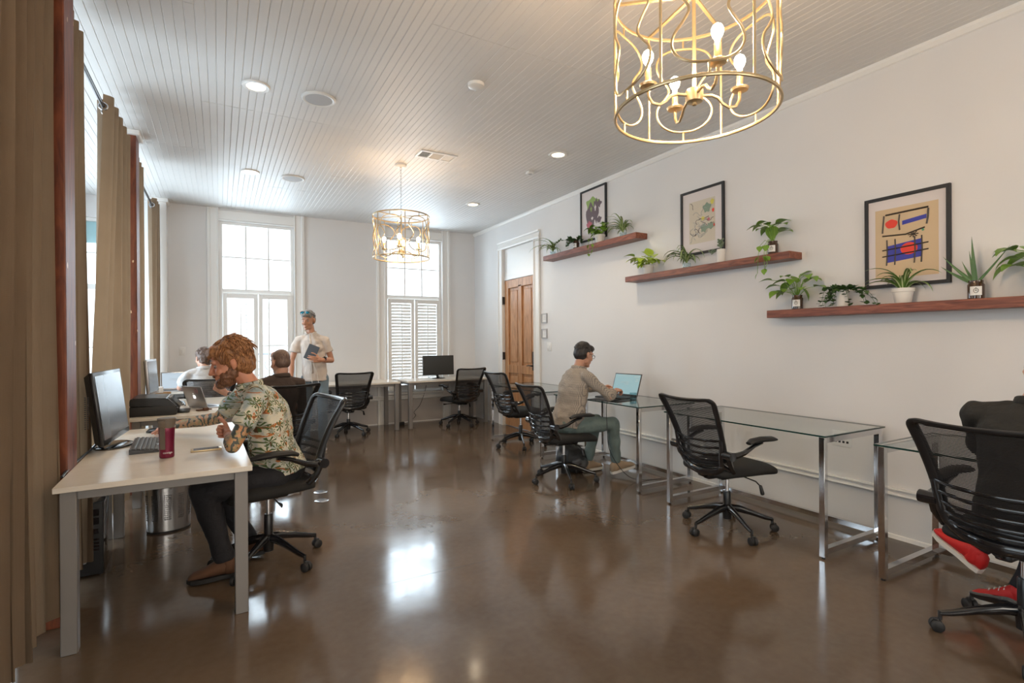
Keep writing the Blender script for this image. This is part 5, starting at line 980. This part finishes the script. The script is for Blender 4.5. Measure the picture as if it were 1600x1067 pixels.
# ------------------------------------------------------------------ shelves, pictures
def shelf(y0, y1, z0, z1, label): b = MB(); b.box((3.885, y0, z0), (XR, y1, z1), .003, seg=1); return tag(obj('wall_shelf', b, 'shelf_wood'), label, 'shelf')
shelf(4.187, 6.015, 2.468, 2.532, 'highest floating wooden shelf, next to the wooden door'); shelf(2.472, 4.361, 2.010, 2.068, 'middle floating wooden shelf with four plants'); shelf(.35, 2.67, 1.549, 1.610, 'lowest and nearest floating wooden shelf, running off the right edge')
def picture(y0, y1, z0, z1, label, draw, lean=0.0):
    t_ = thing('framed_print', label, 'picture', (XR, (y0 + y1) / 2, z0)); w_ = y1 - y0; h_ = z1 - z0; f_ = .022; b = MB()
    for lo, hi in (((-.025, -w_ / 2, 0), (-.002, -w_ / 2 + f_, h_)), ((-.025, w_ / 2 - f_, 0), (-.002, w_ / 2, h_)), ((-.025, -w_ / 2 + f_, h_ - f_), (-.002, w_ / 2 - f_, h_)), ((-.025, -w_ / 2 + f_, 0), (-.002, w_ / 2 - f_, f_))): b.box(lo, hi, .001, seg=1)
    obj('frame', b, 'matte_black', t_, False); b = MB(); b.box((-.012, -w_ / 2 + f_, f_), (-.006, w_ / 2 - f_, h_ - f_)); obj('mat_board', b, 'mat_board', t_, False)
    lay = {}
    def P2(u, v): return Vector((0, w_ / 2 - u * w_, v * h_))      # u from the left of the picture, v from the bottom
    class Dr:
        k = 0
        def poly(s, pts, m_): s.k += 1; b_ = lay.setdefault((s.k, m_), MB()); x_ = -.0122 - .00012 * s.k; vs = [b_.bm.verts.new(P2(u, v) + Vector((x_, 0, 0))) for u, v in pts]; b_.bm.faces.new(vs)
        def disc(s, u, v, ru, rv, m_, n=24, wob=0, ph=0): s.poly([(u + ru * (1 + wob * math.sin(3 * a_ + ph)) * math.cos(a_), v + rv * (1 + wob * math.sin(5 * a_ + ph)) * math.sin(a_)) for a_ in [2 * PI * i / n for i in range(n)]], m_)
        def line(s, pts, wd, m_, closed=False):
            s.k += 1; b_ = lay.setdefault((s.k, m_), MB()); x_ = -.0122 - .00012 * s.k; b_.tube([P2(u, v) + Vector((x_, 0, 0)) for u, v in pts], wd * w_, 4, closed, flat=1.0)
    draw(Dr()); 
    for (_, m_), b_ in lay.items(): obj('print_shape', b_, m_, t_, False)
    return t_
def art_far(d):
    d.poly([(.22, .15), (.86, .22), (.86, .88), (.22, .80)], 'mat_board'); d.disc(.45, .70, .24, .12, 'art_olive', wob=.2, ph=1); d.disc(.40, .45, .18, .26, 'art_plum', wob=.16); d.disc(.60, .55, .10, .22, 'art_plum', wob=.2, ph=2); d.disc(.72, .66, .09, .07, 'art_plum', wob=.3, ph=1); d.disc(.72, .36, .09, .06, 'art_plum', wob=.2); d.disc(.34, .30, .10, .08, 'art_pink', wob=.2); d.disc(.42, .60, .03, .05, 'art_olive', wob=.3); d.disc(.58, .60, .03, .06, 'mat_board', wob=.3); d.disc(.46, .42, .04, .03, 'mat_board', wob=.3)
def art_mid(d):
    d.poly([(.20, .17), (.80, .17), (.80, .82), (.20, .82)], 'art_buff'); r_ = random.Random(11)
    for k in range(26):
        u, v = r_.uniform(.28, .70), r_.uniform(.22, .72); a_ = r_.uniform(0, 6.28); pts = []
        for i in range(7): pts.append((min(.78, max(.22, u)), min(.8, max(.19, v)))); a_ += r_.uniform(-1.0, 1.0); u += .04 * math.cos(a_); v += .03 * math.sin(a_)
        d.line(pts, .0045, 'paper_grey' if k % 3 else 'art_plum')
    d.disc(.62, .68, .09, .07, 'art_sage', wob=.2); d.disc(.55, .38, .08, .06, 'art_sage', wob=.25, ph=1); d.disc(.70, .40, .08, .05, 'art_sage', wob=.25, ph=2); d.disc(.74, .75, .04, .04, 'art_yellow', wob=.2); d.disc(.76, .62, .025, .03, 'art_red', wob=.2); d.disc(.53, .53, .04, .03, 'art_yellow', wob=.2); d.disc(.66, .50, .03, .025, 'art_pink', wob=.3); d.disc(.78, .40, .015, .02, 'art_red', wob=.2)
def art_near(d):
    d.poly([(.13, .10), (.87, .10), (.87, .86), (.13, .86)], 'art_cream'); d.poly([(.28, .27), (.68, .30), (.69, .49), (.27, .45)], 'art_blue'); d.disc(.54, .40, .10, .065, 'art_red')
    d.poly([(.46, .66), (.74, .69), (.74, .735), (.46, .705)], 'art_blue'); d.disc(.33, .69, .075, .048, 'art_red', wob=.05)
    d.line([(.22, .57), (.50, .555), (.72, .60)], .010, 'art_ink'); d.line([(.22, .60), (.23, .70), (.24, .79)], .011, 'art_ink'); d.line([(.26, .795), (.50, .80), (.76, .805)], .012, 'art_ink'); d.line([(.76, .79), (.755, .70), (.74, .63)], .011, 'art_ink'); d.line([(.43, .78), (.42, .70), (.43, .61)], .010, 'art_ink')
    for u in (.27, .37, .60, .68): d.line([(u, .24), (u + .01, .38), (u + .005, .52)], .009, 'art_ink')
    for v in (.34, .41): d.line([(.22, v), (.45, v + .012), (.76, v + .03)], .008, 'art_ink')
    for a_ in range(4): d.line([(.59 - .06 * math.cos(a_ * .785), .545 - .035 * math.sin(a_ * .785)), (.59 + .06 * math.cos(a_ * .785), .545 + .035 * math.sin(a_ * .785))], .006, 'art_ink')
    d.disc(.70, .575, .015, .012, 'art_green')
picture(4.85, 5.355, 2.615, 3.262, 'far black-framed print of dark shapes and green, over the highest shelf', art_far)
picture(3.19, 3.70, 2.20, 2.83, 'middle black-framed print of thin scribbles with green patches', art_mid)
picture(1.50, 2.00, 1.73, 2.36, 'near black-framed abstract print with blue block and red disc on cream', art_near)
# ------------------------------------------------------------------ plants
def leaf(name, parent, pts, wds, m_, up=(0, 0, 1), fold=.25, n=None):
    """ribbon leaf along pts with half widths wds, slightly folded along the midrib, with thickness"""
    bm = bmesh.new(); uv = bm.loops.layers.uv.new('uv'); P_ = [Vector(p) for p in pts]; rows = []; L = len(P_)
    for i, p in enumerate(P_):
        t_ = (P_[min(i + 1, L - 1)] - P_[max(i - 1, 0)]).normalized(); s_ = t_.cross(Vector(up)); s_ = s_.normalized() if s_.length > .05 else Vector((1, 0, 0)); n_ = s_.cross(t_); w_ = max(wds[i], .0004)
        rows.append([bm.verts.new(p - s_ * w_ + n_ * w_ * fold), bm.verts.new(p), bm.verts.new(p + s_ * w_ + n_ * w_ * fold)])
    for i in range(L - 1):
        for j in range(2):
            f_ = bm.faces.new((rows[i][j], rows[i][j + 1], rows[i + 1][j + 1], rows[i + 1][j]))
            for lp, (u_, v_) in zip(f_.loops, ((j / 2, i / L), ((j + 1) / 2, i / L), ((j + 1) / 2, (i + 1) / L), (j / 2, (i + 1) / L))): lp[uv].uv = (u_, v_)
    if name is None: return bm
    return obj(name, bm, m_, parent, True, auto=0)
def pot(t_, kind):
    """returns rim height and radius"""
    b = MB()
    if kind == 'pot':
        b.lathe([(.042, 0), (.045, .003), (.058, .075), (.064, .076), (.066, .10), (.061, .10), (.058, .085), (.001, .084)], n=28); obj('pot', b, 'pot_white', t_); b = MB(); b.lathe([(.057, .084), (.001, .088)], n=20, cap=False); obj('soil', b, 'soil', t_, False); return .088, .05
    if kind == 'cylinder':
        b.lathe([(.036, 0), (.038, .003), (.038, .125), (.035, .125), (.034, .11), (.001, .11)], n=28); obj('pot', b, 'pot_white', t_); b = MB(); b.lathe([(.034, .11), (.001, .113)], n=20, cap=False); obj('soil', b, 'soil', t_, False); return .113, .03
    if kind == 'glass':
        b.lathe([(.030, 0), (.040, .01), (.042, .05), (.034, .085), (.032, .085), (.038, .05), (.036, .012), (.001, .01)], n=24, cap=False); obj('vase', b, 'clear_glass', t_); b = MB(); b.lathe([(.035, .012), (.0395, .05)], n=24); obj('water', b, 'water', t_); return .06, .02
    b.lathe([(.037, 0), (.041, .004), (.041, .085), (.035, .095), (.036, .112), (.033, .112), (.032, .10), (.001, .10)], n=28); obj('jar', b, 'jar_glass', t_)
    b = MB(); rings = [[b.bm.verts.new((-.0418 * math.cos(a_), .0418 * math.sin(a_), z_)) for a_ in [R(x_) for x_ in range(-40, 45, 10)]] for z_ in (.022, .075)]
    for i in range(8): b.bm.faces.new((rings[0][i], rings[0][i + 1], rings[1][i + 1], rings[1][i]))
    lb = obj('paper_label', b, 'paper', t_); lb.rotation_euler = (0, 0, R(18))
    b = MB(); c = Vector((-.0424, 0, .05)); b.tube([c + Vector((0, .011 * math.cos(k * PI / 8), .013 * math.sin(k * PI / 8))) for k in range(16)], .0014, 4, True); b.rod(c + Vector((0, -.005, .0)), c + Vector((0, .005, 0)), .002, 5); b.rod(c + Vector((0, -.003, .006)), c + Vector((0, .003, .006)), .0015, 5); b.rod(c + Vector((0, 0, .013)), c + Vector((0, 0, .018)), .002, 5); obj('emblem', b, 'art_ink', lb)
    return .10, .028
def spider(y_, z_, label, kind, seed, n=18, L=.26, lush=1.0, fall=1.0):
    t_ = thing('spider_plant', label, 'plant', (3.965, y_, z_)); h_, r0 = pot(t_, kind); r_ = random.Random(seed)
    for k in range(n):
        a_ = 2 * PI * k / n + r_.uniform(-.25, .25); el = R(r_.uniform(48, 90)); ln = 1.3 * L * r_.uniform(.65, 1.15); ca, sa = math.cos(a_), math.sin(a_)
        if ca > 0: ln *= .55; ca *= .30
        p = Vector((r0 * .3 * ca, r0 * .3 * sa, h_ - .005)); pts = [p]; N = 9
        for i in range(N): pts.append(pts[-1] + Vector((math.cos(el) * ca, math.cos(el) * sa, math.sin(el))) * ln / N); el -= R(r_.uniform(6, 16)) * fall
        for q in pts: q.x = min(q.x, .072)
        w_ = .0105 * r_.uniform(.8, 1.2) * lush; leaf('leaf', t_, pts, [w_ * s_ for s_ in (.5, .8, 1, 1, 1, .9, .8, .6, .35, .05)], 'spider_leaf', fold=.5)
    return t_
def heart(parent, base, d, size, m_, droop=.6, roll=0.0):
    d = Vector(d).normalized(); up = Vector((0, 0, 1)); pts = []; p = Vector(base); q = d.copy()
    for i in range(8): pts.append(p.copy()); p += q * size / 7; q = (q + Vector((0, 0, -.16 * droop))).normalized()
    return leaf('leaf', parent, pts, [size * k for k in (.10, .36, .43, .42, .35, .24, .12, .01)], m_, up=up, fold=.22)
def pothos(y_, z_, label, kind, seed, m_='pothos_leaf', n=11, size=.075, reach=.10, trail=0, tall=.10, dense=False):
    t_ = thing('pothos_plant', label, 'plant', (3.965, y_, z_)); h_, r0 = pot(t_, kind); r_ = random.Random(seed); st = MB()
    for k in range(n):
        a_ = 2 * PI * k / n + r_.uniform(-.3, .3); ca, sa = math.cos(a_), math.sin(a_); 
        if ca > 0: ca *= .2
        rr_ = reach * r_.uniform(.4, 1.0); hh = 1.2 * tall * r_.uniform(.25, 1.0); p0 = Vector((0, 0, h_ - .01)); p2 = Vector((rr_ * ca, rr_ * sa * 1.1, h_ + hh)); p1 = (p0 + p2) / 2 + Vector((0, 0, hh * .45)); st.tube([p0, p1, p2], .0022, 5)
        heart(t_, p2, (ca * .9 - .15, sa, r_.uniform(-.2, .35)), 1.3 * size * r_.uniform(.8, 1.2), m_, r_.uniform(.4, 1.6))
    if dense:
        for k in range(dense):
            a_ = r_.uniform(0, 2 * PI); rr_ = reach * r_.uniform(.1, .8); x_ = min(rr_ * math.cos(a_), .03); heart(t_, (x_, rr_ * math.sin(a_), h_ + tall * r_.uniform(.15, .8)), (-.6 + r_.uniform(-.5, .2), math.sin(a_) + r_.uniform(-.3, .3), r_.uniform(-.5, .3)), size * r_.uniform(.8, 1.15), m_, 1.0)
    for k in range(trail):
        yy = r_.uniform(-.05, .05) + .02 * k; pts = [Vector((0, yy * .3, h_)), Vector((-.06, yy * .6, h_ + .02)), Vector((-.105, yy, h_ - .03)), Vector((-.11, yy * 1.2, -.02)), Vector((-.105, yy * 1.4, -.09 - .03 * k))]; st.tube(pts, .002, 5)
        for q in pts[2:]: heart(t_, q, (-.3, r_.uniform(-1, 1), -.9), size * .62, m_, 1.0)
    obj('stems', st, m_, t_); return t_
def ivy(y_, z_, label, kind, seed, n=9, reach=.16, side=0.0, down=.08, nl=16):
    t_ = thing('ivy_plant', label, 'plant', (3.965, y_, z_)); h_, r0 = pot(t_, kind); r_ = random.Random(seed); st = MB(); fb = bmesh.new()
    for k in range(n):
        a_ = 2 * PI * k / n + r_.uniform(-.3, .3); ca, sa = math.cos(a_), math.sin(a_) + side
        if ca > 0: ca *= .15
        rc = reach * r_.uniform(.35, 1.1); pts = []
        for i in range(nl):
            s_ = i / (nl - 1); pts.append(Vector((max(-.11, min(.06, rc * ca * s_ ** .8)), rc * sa * s_, h_ + .05 * math.sin(s_ * 2.6) * r_.uniform(.8, 1.2) - down * r_.uniform(.8, 1.1) * s_ * s_)))
        st.tube(pts, .0013, 4)
        for i, p in enumerate(pts[1:]):
            for rep in range(2 if i < nl * .6 else 1):
                d = Vector((r_.uniform(-1, .2), r_.uniform(-1, 1), r_.uniform(-.5, .6))).normalized(); sz = r_.uniform(.024, .040); add_bm(fb, leaf(None, None, [p + d * sz * u_ for u_ in (0, .25, .5, .75, 1)], [sz * w_ for w_ in (.1, .5, .42, .30, .02)], None, fold=.2))
    obj('stems', st, 'ivy_leaf', t_); o = obj('foliage', fb, 'ivy_leaf', t_, True, auto=0); o['kind'] = 'stuff'; return t_
S1, S2, S3 = 2.532, 2.068, 1.610
spider(5.89, S1, 'spider plant at the door end of the highest shelf', 'glass', 1, 26, .27, fall=1.35); ivy(5.36, S1, 'dark ivy in a dark jar on the highest shelf, left of the far print', 'jar', 2, 8, .30, .5, .06)
pothos(4.89, S1, 'bushy pale green plant in a white pot on the highest shelf, before the far print', 'pot', 3, 'pothos_leaf', 12, .07, .13, 2, .12, dense=22); spider(4.48, S1, 'spider plant at the near end of the highest shelf', 'glass', 4, 26, .28, fall=1.2)
pothos(4.09, S2, 'lime green bushy plant in a white pot at the far end of the middle shelf', 'pot', 5, 'lime_leaf', 13, .085, .15, 0, .11, dense=26); spider(3.57, S2, 'spider plant arching over the edge of the middle shelf, before the middle print', 'glass', 6, 25, .27, 1.15, 1.5)
su = thing('succulent', 'small succulent in a tall white textured cylinder on the middle shelf', 'plant', (3.965, 3.17, S2)); h_, _ = pot(su, 'cylinder'); r_ = random.Random(9)
st = MB(); st.tube([(0, 0, h_), (-.01, .0, h_ + .05), (0, .01, h_ + .10)], .007, 8); st.tube([(-.01, 0, h_ + .01), (-.02, .05, h_ - .0), (-.02, .09, h_ - .02)], .006, 8); obj('stem', st, 'succulent_leaf', su)
for k in range(16):
    base_ = Vector((0, .005, h_ + .03 + k * .006)) if k < 11 else Vector((-.02, .05 + (k - 11) * .012, h_ - .005)); a_ = k * 2.4; d = Vector((math.cos(a_) * .7, math.sin(a_) * .8, .55)).normalized(); b = MB(); b.capsule(base_, base_ + d * .026, .006, .0095, 8, 3); obj('leaf', b, 'succulent_leaf', su, auto=0)
pothos(2.665, S2, 'pothos in a dark patterned jar trailing over the near end of the middle shelf', 'jar', 10, 'pothos_leaf', 12, .085, .12, 3, .17)
pothos(2.46, S3, 'pothos in a brown jar at the far end of the lowest shelf', 'jar', 11, 'pothos_leaf', 19, .085, .17, 0, .13); ivy(2.12, S3, 'trailing ivy in a white cylinder pot on the lowest shelf', 'cylinder', 12, 12, .24, -.15, .14)
spider(1.735, S3, 'spider plant in a white pot on the lowest shelf, before the near print', 'pot', 13, 20, .25, 1.35, 1.15)
al = thing('aloe_plant', 'aloe with a few upright spikes in a brown labelled jar on the lowest shelf', 'plant', (3.965, 1.352, S3)); h_, _ = pot(al, 'jar')
for d, L, w_ in (((-.05, .06, 1), .26, .013), ((-.1, .75, .75), .22, .011), ((0, .9, .5), .20, .011), ((-.05, -.75, .85), .24, .008), ((.05, .2, 1), .18, .010), ((.1, .55, .9), .14, .009)):
    d = Vector(d).normalized(); pts = [Vector((0, 0, h_ - .01)) + d * L * i / 6 + Vector((0, 0, .03 * (i / 6) ** 2)) for i in range(7)]; leaf('leaf', al, pts, [w_ * s_ for s_ in (1, 1, .9, .75, .55, .3, .03)], 'aloe_leaf', up=(-1, 0, .2), fold=.6)
pothos(1.09, S3, 'pothos at the right edge of the picture on the lowest shelf', 'jar', 15, 'pothos_leaf', 13, .09, .15, 0, .15)
